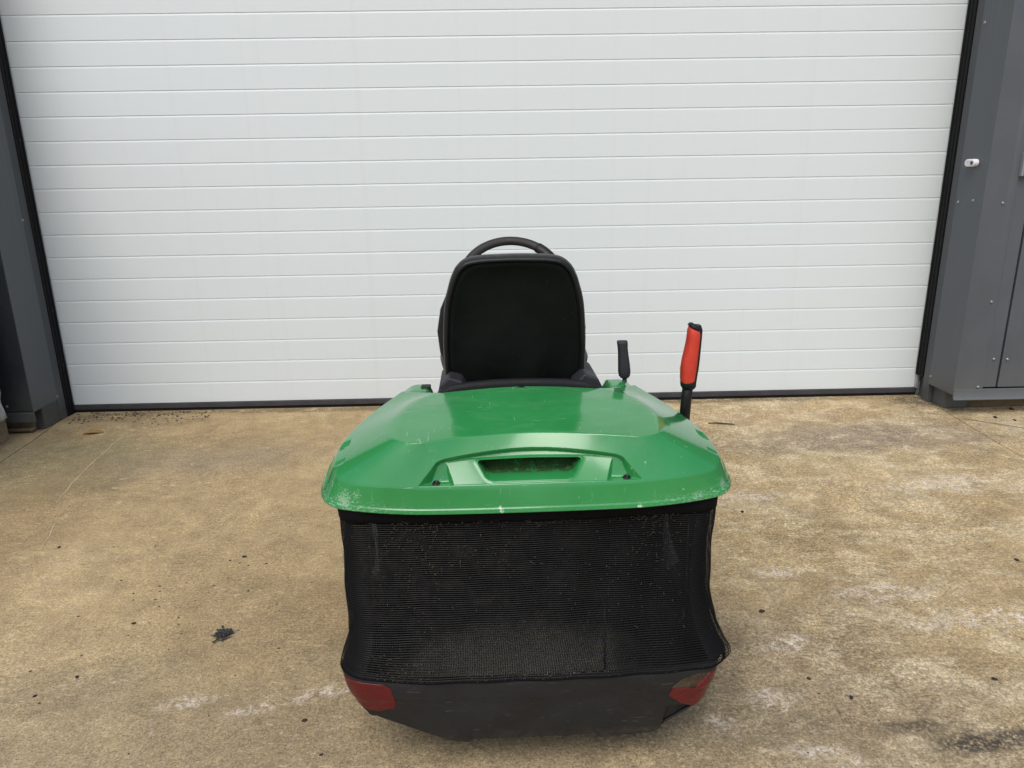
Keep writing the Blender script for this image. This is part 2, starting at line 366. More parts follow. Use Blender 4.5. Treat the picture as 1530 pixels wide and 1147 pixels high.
def tube_mesh(name, pts, rad, sides=12, caps=True, squash=None):
    """tube along points; rad: number or list; squash=(w,h) factors across"""
    pts = [Vector(p) for p in pts]; n = len(pts); V = []; F = []
    prev = None
    for i, p in enumerate(pts):
        t = (pts[min(i+1, n-1)]-pts[max(i-1, 0)]).normalized()
        if prev is None: a = t.orthogonal().normalized() if abs(t.x) > .9 else (Vector((1, 0, 0))-t*t.x).normalized()
        else: a = (prev-t*prev.dot(t)).normalized()
        prev = a; b = t.cross(a); r = rad[i] if isinstance(rad, (list, tuple)) else rad
        sa, sb = squash or (1, 1)
        for k in range(sides):
            q = 2*math.pi*k/sides; V.append(p+a*(math.cos(q)*r*sa)+b*(math.sin(q)*r*sb))
    for i in range(n-1):
        for k in range(sides):
            F.append((i*sides+k, i*sides+(k+1) % sides, (i+1)*sides+(k+1) % sides, (i+1)*sides+k))
    if caps: F += [tuple(range(sides-1, -1, -1)), tuple((n-1)*sides+k for k in range(sides))]
    return poly_mesh(name, V, F)
def tube(name, pts, rad, mat, parent=None, sides=12, **kw):
    return link(name, tube_mesh(name, pts, rad, sides, **kw), mat, parent)
def lathe_mesh(name, prof, axis='z', sides=32, caps=True):
    """prof: (radius, height) pairs revolved about the axis"""
    V = []; n = len(prof)
    for r, h in prof:
        for k in range(sides):
            q = 2*math.pi*k/sides; c, s = r*math.cos(q), r*math.sin(q)
            V.append({'z': (c, s, h), 'x': (h, c, s), 'y': (c, h, s)}[axis])
    F = [tuple(f) for f in grid_faces(n, sides, True)]
    if caps: F += [tuple(range(sides-1, -1, -1)), tuple((n-1)*sides+k for k in range(sides))]
    me = poly_mesh(name, V, F); bm = bmesh.new(); bm.from_mesh(me); bmesh.ops.remove_doubles(bm, verts=bm.verts, dist=1e-6)
    bmesh.ops.recalc_face_normals(bm, faces=bm.faces); bm.to_mesh(me); bm.free(); return me
def sharp(o, ang=35):
    m = o.data
    try: m.set_sharp_from_angle(angle=R(ang))
    except Exception: pass
    return o
def place(name, me, parent, loc, rot=(0, 0, 0), scale=None):
    o = bpy.data.objects.new(name, me); COL.objects.link(o); o.parent = parent; o.location = loc; o.rotation_euler = rot
    if scale: o.scale = scale
    return o

# ------------------------------------------------------------------ ground
G = link('ground', mesh_from('ground', [(-150, -150, -.03), (150, -150, -.03), (150, 150, -.03), (-150, 150, -.03)], [(0, 1, 2, 3)]), M['subsoil'], None, False)
tag(G, 'weathered tan concrete yard with joints, pale patches and dark stains', None, None, 'structure')
def slab(pts):
    o = prism('concrete_slab', pts, 'z', -.028, 0, M['concrete'], G, .004, 2); return o
slab([(-2.497, -40), (2.509, -40), (2.509, -.86), (2.538, -.418), (2.56, -.20), (2.56, .3), (-2.56, .3), (-2.56, -.2), (-2.523, -.43), (-2.497, -.80)])
slab([(-60, -40), (-2.503, -40), (-2.503, -.80), (-2.530, -.43), (-2.567, -.2), (-2.567, .3), (-60, .3)])
slab([(2.514, -40), (60, -40), (60, .3), (2.567, .3), (2.567, -.2), (2.543, -.418), (2.514, -.86)])
def ribbon(name, pts, wid, mat, z=.0015):
    """thin irregular line lying in the concrete surface"""
    P = []
    for (a, b) in zip(pts[:-1], pts[1:]):
        n = max(2, int(math.dist(a, b)/.03))
        P += [(a[0]+(b[0]-a[0])*i/n, a[1]+(b[1]-a[1])*i/n) for i in range(n)]
    P.append(pts[-1]); V = []; F = []
    for i, p in enumerate(P):
        q = P[min(i+1, len(P)-1)]; o = P[max(i-1, 0)]; t = Vector((q[0]-o[0], q[1]-o[1])).normalized()
        k = wid*random.uniform(.45, 1.2); jx, jy = random.gauss(0, .0018), random.gauss(0, .0018)
        for s in (-1, 1): V.append((p[0]+jx-t.y*s*k, p[1]+jy+t.x*s*k, z))
    for s in (-1, 1): V += [(x+0, y+0, z-.003) for (x, y, _z) in V[(0 if s < 0 else 1):2*len(P):2]]
    n = len(P)
    for i in range(n-1):
        F.append((2*i, 2*i+2, 2*i+3, 2*i+1))
    return link(name, mesh_from(name, V[:2*n], F), mat, G, False)
ribbon('scratch_mark', [(-2.068, -.373), (-2.05, -.55), (-2.023, -.815), (-1.985, -1.08), (-1.94, -1.29)], .0022, M['scratch'])
ribbon('scratch_mark', [(-1.83, -1.50), (-1.79, -1.60), (-1.765, -1.70)], .002, M['scratch'])
ribbon('surface_crack', [(2.56, -.46), (2.66, -.53), (2.785, -.633), (2.95, -.74)], .0045, M['crack'])

# ------------------------------------------------------------------ sectional door
XL, XR = -2.551, 2.529
door = tag(empty('sectional_door', (0, 0, 0)), 'large white ribbed overhead garage door, closed behind the green mower', 'garage door')
P_ = .125
sl_prof = [(.0021, .0002), (.0007, .0010), (0, .0024), (0, P_-.0095), (.0005, P_-.0080), (.0024, P_-.0004)]   # (y depth, z) of one rib face
slat_me = None
k = 0; z = .048
section_no = 0
while z < 3.4:
    sec = box('door_section', (XL-.03, .006, z), (XR+.03, .042, z+5*P_-.0025), M['door_core'], door, 0)
    for j in range(5):
        zz = z+j*P_
        if slat_me is None:
            V = []
            nx = 2
            for xx in (XL-.02, XR+.02):
                V += [(xx, d, h) for d, h in sl_prof]+[(xx, .0058, P_-.0002), (xx, .0058, .0002)]
            n = len(sl_prof)+2; F = [(i, (i+1) % n, (i+1) % n+n, i+n) for i in range(n)]+[tuple(range(n-1, -1, -1)), tuple(range(n, 2*n))]
            slat_me = poly_mesh('door_slat', V, F); slat_me.materials.append(M['door'])
            bm = bmesh.new(); bm.from_mesh(slat_me); bmesh.ops.recalc_face_normals(bm, faces=bm.faces); bm.to_mesh(slat_me); bm.free()
        s = place('door_slat', slat_me, sec, (0, 0, zz))
    z += 5*P_
DTOP = z
box('bottom_seal', (XL-.02, -.010, .018), (XR+.02, .030, .0470), M['seal'], door, .003)
box('bottom_seal', (XL-.02, -.002, .0), (XR+.02, .026, .0175), M['rubber'], door, .003)
for sgn, xe, lo in ((-1, XL, .0), (1, XR, .135)):
    a, b = sorted((xe, xe+sgn*.055))
    g = box('guide_rail', (a, -.0765, lo), (b, -.004, DTOP), M['rubber'], door, .003)
    for q in range(2):
        yy = -.022-.030*q
        xx = xe
        a2, b2 = sorted((xx, xx-sgn*.005))
        box('guide_lip', (a2, yy-.003, lo+.01), (b2, yy+.003, DTOP-.01), M['rubber'], g, .001)
box('rail_foot', (XR+.004, -.022, .050), (XR+.020, -.006, .132), M['steel'], door, .002)
for z_ in (.30, .62, 1.55):
    box('guide_clip', (XL-.016, -.050, z_), (XL+.001, -.030, z_+.012), M['seal'], door, .002)

# ------------------------------------------------------------------ clad piers and lintel
screw_me = lathe_mesh('screw', [(0, -.002), (.0085, -.002), (.0085, .0015), (.006, .0025), (.0052, .0060), (0, .0072)], 'y', 14); screw_me.materials.append(M['screw'])
for v in screw_me.vertices: v.co.y = -v.co.y
def screws(parent, pts, face):
    for p in pts:
        rot = {'cam': (0, 0, 0), '+x': (0, 0, R(90)), '-x': (0, 0, R(-90))}[face]
        s = place('screw', screw_me, parent, p, rot); s.data.polygons.foreach_set('use_smooth', [True]*len(s.data.polygons))
TOPZ = 4.6
YF = -.38
# right pier
rp = tag(empty('clad_pier', (2.9, -.2, 0)), 'grey clad wall pier right of the white door, carrying the small white sensor', 'wall')
def rel(o, parent):
    o.parent = parent; o.matrix_parent_inverse = Matrix.Translation(-Vector(parent.location)); return o
class Under:
    def __init__(s, root): s.root = root
    def __enter__(s): s.before = set(COL.objects); return s
    def __exit__(s, *a):
        for o in set(COL.objects)-s.before:
            if o.parent is s.root: o.matrix_parent_inverse = Matrix.Translation(-Vector(s.root.location))
with Under(rp):
    box('steel_post', (2.566, -.268, 0), (2.70, -.002, TOPZ), M['clad'], rp, .004)
    box('reveal_trim', (2.5345, -.1495, .0), (2.5655, -.086, TOPZ), M['clad_dark'], rp, .003)
    # folded corner flashing: return face, front face and drip lip in one sheet of real thickness
    prism('corner_flashing', [(2.530, -.150), (2.534, -.150), (2.538, -.3745), (2.700, -.3745), (2.700, -.380), (2.5345, -.380)], 'z', .113, TOPZ, M['clad'], rp, .002)
    box('wall_panel', (2.702, -.372, .153), (2.7775, -.340, TOPZ), M['clad'], rp, .003)
    box('door_leaf', (2.7875, -.374, .153), (3.72, -.340, 2.35), M['clad'], rp, .003)
    box('wall_panel', (2.7775+.010, -.374, 2.362), (9.0, -.340, TOPZ), M['clad'], rp, .003)
    box('wall_panel', (3.73, -.374, .153), (9.0, -.340, 2.352), M['clad'], rp, .003)
    box('backing_board', (2.60, -.336, .105), (9.0, -.275, TOPZ), M['gap'], rp, 0)
    prism('sill_trim', [(-.3765, .148), (-.384, .146), (-.386, .104), (-.396, .090), (-.396, .086), (-.388, .086), (-.379, .098), (-.377, .112)], 'x', 2.5375, 9.0, M['clad'], rp, .0012)
    box('plinth_wall', (2.60, -.262, 0), (9.0, -.20, .104), M['plinth'], rp, .006)
    screws(rp, [(2.640, -.3805, 1.157), (2.74, -.3725, .315), (2.815, -.3745, .313), (2.672, -.3805, .158), (2.668, -.3805, .637), (2.668, -.3805, 1.66)], 'cam')
    screws(rp, [(2.5300, -.177, 1.155), (2.5300, -.162, .161), (2.530, -.177, 2.05)], '-x')
    screws(rp, [(2.533, -.300, 1.168)], '-x')
# left pier
lp = tag(empty('clad_pier', (-2.9, -.2, 0)), 'dark grey clad wall pier left of the white door, behind the wrapped load', 'wall')
with Under(lp):
    box('steel_post', (-2.70, -.298, 0), (-2.557, -.152, TOPZ), M['clad_dark'], lp, .004)
    box('reveal_trim', (-2.60, -.1505, .0), (-2.5555, -.078, TOPZ), M['clad_dark'], lp, .003)
    box('corner_flashing', (-2.554, -.380, .128), (-2.550, -.150, TOPZ), M['clad'], lp, .001)
    box('wall_panel', (-9.0, -.3775, .130), (-2.5545, -.340, TOPZ), M['clad_darkest'], lp, .003)
    prism('sill_trim', [(-.381, .128), (-.386, .124), (-.388, .072), (-.372, .068), (-.372, .126)], 'x', -9.0, -2.5515, M['clad_dark'], lp, .0015)
    box('backing_board', (-9.0, -.336, .08), (-2.60, -.2985, TOPZ), M['gap'], lp, 0)
    box('plinth_wall', (-9.0, -.330, .0), (-2.60, -.30, .078), M['plinth'], lp, .006)
    box('plinth_ledge', (-9.0, -.372, .012), (-2.585, -.3305, .030), M['plinth'], lp, .006)
    screws(lp, [(-2.550, -.153, 1.141), (-2.550, -.153, .146), (-2.550, -.153, 2.05)], '+x')
    screws(lp, [(-2.691, -.3765, .162)], 'cam')
lt = tag(empty('clad_lintel', (0, 0, DTOP)), 'grey cladding above the top of the white door', 'wall')
with Under(lt):
    box('wall_panel', (-2.549, -.377, DTOP-.02), (2.533, -.30, TOPZ), M['clad'], lt, .004)
    box('soffit_trim', (-2.549, -.299, DTOP-.02), (2.533, -.01, DTOP+.04), M['clad_dark'], lt, .004)

# small oval sensor on the return of the right pier
sn = tag(empty('door_sensor', (2.5335, -.262, 1.361), R(-90)), 'small white oval sensor fixed to the grey pier right of the door', 'sensor')
def stadium(hw, hh, n=12):
    p = [(hw-hh+hh*math.cos(a), hh*math.sin(a)) for a in np.linspace(-math.pi/2, math.pi/2, n)]
    p += [(-hw+hh+hh*math.cos(a), hh*math.sin(a)) for a in np.linspace(math.pi/2, 3*math.pi/2, n)]
    return p
prism('housing', stadium(.044, .0195), 'y', -.030, 0, M['white_plastic'], sn, .008, 4)
link('sensor_eye', lathe_mesh('sensor_eye', [(0, .0), (.0095, .0), (.0095, -.004), (.006, -.0055), (0, -.006)], 'y', 20), M['lens_dark'], sn, loc=(.024, -.0295, 0))
for zz in (.007, -.001):
    box('printed_line', (-.024, -.0308, zz-.0012), (.008, -.0300, zz+.0012), M['print'], sn, 0)

bx_ = tag(empty('wall_box', (2.76, -.374, 1.29)), 'light grey flat box on the grey wall at the right edge', 'box')
box('housing', (-.060, -.026, 0), (.060, 0, .116), M['boxgrey'], bx_, .004)
box('cover', (-.052, -.031, .008), (.052, -.0262, .108), M['boxgrey'], bx_, .003)

# ------------------------------------------------------------------ pallet and wrapped load, at the left edge
pl = tag(empty('wooden_pallet', (-3.25, -.95, 0)), 'weathered wooden pallet on the concrete at the far left edge', 'pallet')
with Under(pl):
    for yy in (-1.45, -.97, -.50):
        for xx in (-3.75, -3.28, -2.83):
            box('block', (xx, yy-.05, .024), (xx+.13, yy+.05, .098), M['wood'], pl, .004)
        box('stringer', (-3.75, yy-.048, .0985), (-2.70, yy+.048, .120), M['wood'], pl, .003)
    for xx in (-3.75, -3.28, -2.83):
        box('bottom_board', (xx, -1.5, .001), (xx+.13, -.452, .0235), M['wood'], pl, .003)
    for i in range(7):
        x0 = -3.75+i*.152; box('deck_board', (x0, -1.5+random.uniform(-.01, .01), .1205), (x0+.118, -.452+random.uniform(-.01, .01), .142), M['wood'], pl, .003)
pl.location.x += .038
wl = empty('wrapped_load', (-3.115, -.97, .1425)); tag(wl, 'pale plastic wrapped load standing on the pallet at the left edge', 'wrapped load')
def wrapped():
    nr, nc = 40, 120; V = []
    for i in range(nr):
        zz = 1.75*i/(nr-1)
        for j in range(nc):
            a = 2*math.pi*j/nc; c, s = math.cos(a), math.sin(a); e = .18
            x = .515*math.copysign(abs(c)**e, c); y = .50*math.copysign(abs(s)**e, s)
            k = 1+.010*math.sin(zz*30+3*a)+.008*math.sin(zz*11-7*a)+rng.normal(0, .002)-.02*(zz/1.75)
            V.append((x*k, y*k, zz))
    f = grid_faces(nr, nc, True).tolist()+[list(range(nc-1, -1, -1)), [(nr-1)*nc+j for j in range(nc)]]
    return poly_mesh('film_wrap', V, f)
link('film_wrap', wrapped(), M['wrap'], wl)
box('top_board', (-.46, -.45, 1.7515), (.46, .45, 1.772), M['wood'], wl, .004)

# ------------------------------------------------------------------ ride-on mower (local frame: x right, y forward, z up; origin under the rear lip of the lid)
mw = empty('ride_on_mower', (.063, -2.846, 0), R(1.25))
tag(mw, 'green ride-on lawn mower seen from behind, black seat and mesh grass catcher', 'ride-on mower')

def cr(K, u):
    """Catmull-Rom through rows of K at parameter u"""
    K = np.asarray(K); n = len(K)-1; u = np.clip(u, 0, n); i = np.minimum(u.astype(int), n-1); t = (u-i)[:, None]
    p0 = np.where((i == 0)[:, None], K[1]*np.array([-1, 1, 1]), K[np.maximum(i-1, 0)]); p1 = K[i]; p2 = K[i+1]
    p3 = np.where((i+2 > n)[:, None], 2*p2-p1, K[np.minimum(i+2, n)])
    return .5*((2*p1)+(-p0+p2)*t+(2*p0-5*p1+4*p2-p3)*t*t+(-p0+3*p1-3*p2+p3)*t**3)
KA = [(0, 0, .664), (.16, .002, .664), (.26, .006, .665), (.355, .021, .667), (.423, .047, .668), (.459, .100, .670), (.471, .18, .674), (.460, .275, .682), (.414, .385, .702), (.338, .485, .740)]
KB = [(0, .014, .721), (.15, .014, .721), (.24, .016, .721), (.318, .023, .723), (.385, .045, .726), (.425, .087, .731), (.437, .155, .737), (.431, .262, .746), (.388, .372, .767), (.313, .468, .800)]
KC = [(0, .088, .812), (.123, .074, .811), (.20, .057, .810), (.243, .050, .809), (.272, .060, .809), (.289, .087, .811), (.296, .137, .815), (.290, .215, .822), (.262, .300, .826), (.215, .345, .830)]
FP = np.array([0, .350, .8405])
def sstep(x, a, b):
    t = np.clip((x-a)/(b-a), 0, 1); return t*t*(3-2*t)
def make_lid():
    uh = np.concatenate([np.linspace(0, 2.75, 330, endpoint=False), np.linspace(2.75, 9, 110)])
    A, B, C = cr(KA, uh), cr(KB, uh), cr(KC, uh)
    flip = np.array([-1, 1, 1])
    A = np.concatenate([A[:0:-1]*flip, A]); B = np.concatenate([B[:0:-1]*flip, B]); C = np.concatenate([C[:0:-1]*flip, C])
    U = np.concatenate([-uh[:0:-1], uh]); n = len(A)
    inw = np.stack([-np.sign(A[:, 0])*sstep(np.abs(U), 2.2, 4.5), 1-sstep(np.abs(U), 3.5, 5.5), 0*U], 1)
    rows = []; W = []
    def add(p, w=-1): rows.append(p); W.append(np.full(n, w))
    # underside return, lip, band, rounded shoulder
    add(A+inw*.016+[0, 0, .030]); add(A+inw*.010+[0, 0, .004]); add(A+inw*.006); add(A+inw*.0015+[0, 0, .0003])
    AB = B-A; BC = C-B
    lab = np.linalg.norm(AB, axis=1)[:, None]; lbc = np.linalg.norm(BC, axis=1)[:, None]
    for t in (.02, .05, .10, .155): add(A+AB*t+inw*(-.0022))
    for t in (.175, .20): add(A+AB*t+inw*(-.0022 if t < .19 else 0))
    rB = .0055
    for t in np.linspace(.26, 1, 7)[:-1]: add(A+AB*t*(1-rB/lab))
    s0, s1 = B-AB/lab*rB, B+BC/lbc*rB
    for t in np.linspace(0, 1, 7)[:-1]: add(s0*(1-t)**2+2*B*t*(1-t)+s1*t*t)
    soft = (.0025+.016*sstep(np.abs(U), 4.2, 6))[:, None]
    w0, w1 = rB/lbc, 1-soft/lbc
    for t in np.linspace(0, 1, 118)[:-1]:
        w = w0+(w1-w0)*t; rows.append(B+BC*w); W.append(w[:, 0])
    CF = FP-C; lcf = np.maximum(np.linalg.norm(CF, axis=1)[:, None], .03)
    e0, e1 = C-BC/lbc*soft, C+CF/lcf*soft
    for t in np.linspace(0, 1, 6)[:-1]: add(e0*(1-t)**2+2*C*t*(1-t)+e1*t*t)
    ws = soft/lcf
    for t in np.linspace(0, .975, 30):
        q = ws+(1-ws)*t; p = C+CF*q; p[:, 2] += .002*np.sin(np.pi*np.clip(q[:, 0], 0, 1))*(1-np.abs(p[:, 0])/.32); add(p)
    V = np.array(rows); Wm = np.array(W)
    # moulded recess, screw notches and hand-hold pressed into the rear slope
    x = V[:, :, 0]; ax = np.abs(x); w = Wm; on = (w >= 0) & (np.abs(U)[None, :] < 2.9)
    L = .113
    x_edge = np.where(w < .50, .242-.040*w/.50, .202-.030*((w-.50)/.12)**1.5)
    x_edge = np.where(w > .64, .10, x_edge)
    w_top = .71-.115*(ax/.178)**2
    d1 = np.where(w < .64, x_edge-ax, 1.0); d2 = (w_top-w)*L
    d = np.minimum(d1, d2)
    m = sstep(d, 0, .0024)*on
    dp = .0155*np.clip(w/.62, 0, 1)*m
    V[:, :, 1] += .74*dp; V[:, :, 2] -= .67*dp
    xi = .160+.018*np.clip(w/.55, 0, 1)
    dn = np.minimum(ax-xi, np.minimum(x_edge-ax, (.60-w)*L))
    mn = sstep(dn, 0, .0032)*on
    zB = np.interp(ax, [k[0] for k in KB[:4]], [k[2] for k in KB[:4]])
    sl_z = V[:, :, 2]
    tgt = np.where(w < .31, zB+.0015, zB+.0015+(sl_z-zB-.0015)*sstep(w, .31, .57))
    V[:, :, 2] = V[:, :, 2]*(1-mn)+np.minimum(V[:, :, 2], tgt)*mn
    hw = .091+.025*np.clip((w-.09)/.46, 0, 1)
    a_ = np.abs(ax/hw*.10); qx = a_-(.10-.012); qy = np.abs((w-.325)*L)-(.0262-.012)
    qxb = np.maximum(qx, 0); qyb = np.maximum(qy, 0); rr = .012
    sd = np.sqrt(qxb**2+qyb**2)+np.minimum(np.maximum(qx, qy), 0)-rr
    mp = sstep(-sd, 0, .0024)*on
    rim = np.exp(-(sd/.0035)**2)*on*(1-mp)
    V[:, :, 1] += .064*mp; V[:, :, 2] += .002*mp
    V[:, :, 1] -= .0010*rim; V[:, :, 2] += .0010*rim
    # ribs at the back of the pocket
    for rx in (.014, .036):
        V[:, :, 1] -= .006*mp*np.exp(-((x-rx)/.0022)**2)
    # side grips: shallow notches on the flanks
    for u0, du, a in ((6.55, .16, .007), (5.55, .07, .004)):
        g = np.exp(-((np.abs(U)-u0)/du)**4)[None, :]*((w >= 0)*sstep(w, .02, .06)*(1-sstep(w, .16, .22)))
        V[:, :, 2] -= a*g
    nr = V.shape[0]
    F = grid_faces(nr, n)
    return mesh_from('catcher_lid', V.reshape(-1, 3), F)
lid = link('catcher_lid', make_lid(), M['green'], mw)
so_ = lid.modifiers.new('thick', 'SOLIDIFY'); so_.thickness = .0035; so_.offset = -1
# button screws in the two notches
bs = lathe_mesh('lid_screw', [(0, 0), (.0085, 0), (.0085, .003), (.0070, .0052), (.0040, .0058), (.0036, .0030), (0, .0028)], 'z', 18); bs.materials.append(M['darker'])
for sx_ in (-.201, .207):
    s = place('lid_screw', bs, mw, (sx_, .032, .7215), (R(12), 0, 0)); s.data.polygons.foreach_set('use_smooth', [True]*len(s.data.polygons))
    tube('screw_boss', [(0, 0, -.002), (0, 0, .0012)], .0125, M['green'], s, 20)

# --- plan outline shared by catcher bag and bumper
def plan(a, yr, Rc, yf, bulge, fr):
    """fr in [0,1] from front left side round the rear to front right side (fractions of a reference outline)"""
    L1, L2, L3 = .36, .09, .74
    T = 2*L1+2*L2+L3; s = np.asarray(fr)*T
    x = np.empty_like(s); y = np.empty_like(s); nx = np.empty_like(s); ny = np.empty_like(s)
    for i, q in enumerate(s):
        sg = -1
        if q > T/2: q = T-q; sg = 1
        if q < L1: px, py = a, yf+(yr+Rc-yf)*q/L1; n_ = (1, 0)
        elif q < L1+L2:
            t = (q-L1)/L2*math.pi/2; px, py = a-Rc+Rc*math.cos(t), yr+Rc-Rc*math.sin(t); n_ = (math.cos(t), -math.sin(t))
        else:
            t = (q-L1-L2)/(L3/2); px = (a-Rc)*(1-t); py = yr-bulge*(1-(1-t)**2); n_ = (0, -1)
        x[i] = sg*px; y[i] = py; nx[i] = sg*n_[0]; ny[i] = n_[1]
    return x, y, nx, ny
BZ = [.664, .62, .56, .50, .445, .395, .35, .310, .287, .270]
BA = [.425, .422, .420, .419, .419, .420, .424, .435, .448, .437]
BY = [.034, .031, .027, .023, .018, .011, .000, -.012, -.021, -.0245]
BR = [.055, .055, .058, .060, .060, .060, .060, .060, .062, .062]
def rise(fr):
    d = np.asarray(fr)-.5; t = np.clip((np.abs(d)-.16)/.10, 0, 1); t = t*t*(3-2*t)
    return t*np.where(d < 0, .016, .005)
def bag_pt(fr, z, off=0):
    z_, = (np.atleast_1d(z),); zr = np.array(BZ)[::-1]
    f_ = lambda T: float(np.interp(z_[0], zr, np.array(T)[::-1]))
    x, y, nx, ny = plan(f_(BA), f_(BY), f_(BR), .42, .012, fr)
    x = x+.014*float(np.clip((.43-z_[0])/.14, 0, 1)*np.clip((z_[0]-.268)/.018, 0, 1))
    # a slack fabric: shallow hollows between the frame bars
    s = (.662-z_[0])/.40
    sag = .007*math.sin(math.pi*min(1, max(0, s)))*np.sin(np.pi*np.clip((np.asarray(fr)-.16)/.68, 0, 1))**.5
    wr = .0022*np.sin(np.asarray(fr)*57+z_[0]*21)*np.sin(np.asarray(fr)*23-z_[0]*35)
    d = sag+wr
    zz = z_[0]+rise(fr)*float(np.clip((.36-z_[0])/.08, 0, 1))
    return np.stack([x-nx*(d-off)-.004*(x < 0)*math.exp(-((z_[0]-.46)/.08)**2), y-ny*(d-off), zz], 1)
Z_TOP, Z_BOT = .640, .2725
def make_mesh_bag():
    nc, nr = 322, 74; V = []; F = []
    fr = np.linspace(0, 1, nc); zs = np.linspace(Z_TOP, Z_BOT, nr)
    def zdip(fr, z):      # lower edge of the fabric rises a little at the corners
        return z
    S = np.array([bag_pt(fr, z) for z in zs]); So = np.array([bag_pt(fr, z, .0011) for z in zs])
    dz = np.array([0, 0, 1.0])
    base = 0; hh = .00115; vw = .00085
    VV = []; FF = []
    # horizontal yarns: ridge profile (bottom, ridge, top)
    for i in range(nr):
        P = S[i]; Q = So[i]
        VV += [P-dz*hh, Q, P+dz*hh]
        b = base+np.arange(nc-1)
        for r_ in (0, 1):
            FF.append(np.stack([b+r_*nc, b+1+r_*nc, b+1+(r_+1)*nc, b+(r_+1)*nc], 1))
        b0 = base+np.arange(nc-1); FF.append(np.stack([b0+2*nc, b0+1+2*nc, b0+1, b0], 1))
        base += 3*nc
    # vertical yarns
    for j in range(nc):
        t = S[:, min(j+1, nc-1)]-S[:, max(j-1, 0)]; t[:, 2] = 0; t /= np.linalg.norm(t, axis=1)[:, None]
        P = S[:, j]; Q = S[:, j]*.5+So[:, j]*.5
        VV += [P-t*vw, Q, P+t*vw]
        b = base+np.arange(nr-1)
        for r_ in (0, 1):
            FF.append(np.stack([b+r_*nr, b+(r_+1)*nr, b+1+(r_+1)*nr, b+1+r_*nr], 1))
        base += 3*nr
    return mesh_from('mesh_bag', np.concatenate(VV), np.concatenate(FF))
bag = link('mesh_bag', make_mesh_bag(), M['mesh'], mw, False); bag['kind'] = 'stuff'
# webbing hem under the lid, and edging tapes
def bag_strip(name, f0, f1, z0, z1, off, mat, n=160, rows=4):
    fr = np.linspace(f0, f1, n); V = np.concatenate([bag_pt(fr, z, off) for z in np.linspace(z1, z0, rows)])
    o = link(name, mesh_from(name, V, grid_faces(rows, n)), mat, mw); s = o.modifiers.new('thick', 'SOLIDIFY'); s.thickness = .002; s.offset = 0; return o
bag_strip('webbing_hem', 0, 1, .636, .676, .0016, M['hem'])
bag_strip('side_lining', 0, .275, .274, .640, -.011, M['dark'], 60, 24)
bag_strip('side_lining', .725, 1, .274, .640, -.011, M['dark'], 60, 24)
bag_strip('edge_tape', 0.0, 1, .2715, .2760, .0012, M['hem'], 200, 2)
# inner catcher box, frame bars and dusty ledge behind the mesh
def catcher_floor():
    nx, ny = 60, 30; V = []
    for j in range(ny):
        for i in range(nx):
            xx = -.405+.81*i/(nx-1); yy = .012+.40*j/(ny-1)
            V.append((xx, yy, .236+.012*math.sin(xx*9+1)*math.sin(yy*14)+.05*(j/(ny-1))**2+rng.normal(0, .0015)))
    return mesh_from('catcher_floor', V, grid_faces(ny, nx))
link('catcher_floor', catcher_floor(), M['lit_residue'], mw)
box('catcher_wall', (-.40, .432, .20), (.40, .445, .74), M['dark'], mw, .004)
def wire(name, pts, r=.004): return tube(name, pts, r, M['darker'], mw, 8)
for sx_ in (-1, 1):
    wire('frame_bar', [(sx_*.355, .060, .66), (sx_*.355, .050, .45), (sx_*.362, .048, .265)])
wire('frame_bar', [(.165, .030, .42), (.166, .020, .30), (.166, .012, .256)], .003)
def ledge():
    V = []; F = []
    xx = -.142
    while xx < .232:
        k = math.sin(math.pi*(xx+.142)/.374)**.4
        y0 = -.0225-.010*(1-(xx/.37)**2)+.012; r_ = random.uniform(.0008, .0019)*k; h = random.uniform(.002, .0068)*k
        b = len(V); V += [(xx-r_, y0-r_, .270), (xx+r_, y0-r_, .270), (xx+r_, y0+.006, .270), (xx-r_, y0+.006, .270), (xx+random.gauss(0, .0006), y0+.001, .2725+h)]
        F += [(b, b+1, b+4), (b+1, b+2, b+4), (b+2, b+3, b+4), (b+3, b, b+4)]
        xx += random.uniform(.0026, .0058)
    return poly_mesh('dust_ridge', V, F)
dr = link('dust_ridge', ledge(), M['dust'], mw, False); dr['kind'] = 'stuff'

# --- lower bumper of the catcher
def bump_zbot(x, right):
    ax = abs(x)
    if right: zs = np.interp(ax, [0, .142, .152, .28, .33, .37, .41, .432], [.106, .106, .096, .100, .128, .154, .190, .212])
    else: zs = np.interp(ax, [0, .142, .152, .20, .27, .344, .38, .42, .432], [.106, .106, .096, .105, .136, .168, .186, .216, .224])
    return float(zs)
B_TOP = .2690
def sst(v, a, b):
    t = min(1, max(0, (v-a)/(b-a))); return t*t*(3-2*t)
def bump_row(t, fr):
    x, y, nx, ny = plan(.432, -.020, .062, .42, .010, fr)
    side = np.abs(np.asarray(fr)-.5)
    out = np.empty((len(x), 3))
    for i in range(len(x)):
        zb = bump_zbot(x[i], x[i] > 0)
        if y[i] > .09: zb = max(zb, .205+.05*min(1, (y[i]-.09)/.2))
        zt = B_TOP+float(rise(fr[i]))
        if t <= 1:
            z = zt+(zb-zt)*t; tuck = .004*t+.012*t*t+.0022*sst(z, .226, .219)
            if x[i] > 0: tuck += .016*sst(x[i]-.12*(z-.10), .292, .300)*sst(z, .176, .166)*(1 if y[i] < .05 else max(0, 1-(y[i]-.05)/.08))
        else: z = zb-.004*min(1, (t-1)*4); tuck = .020+.03*(t-1)*4
        out[i] = (x[i]-nx[i]*tuck, y[i]-ny[i]*tuck, z)
    return out
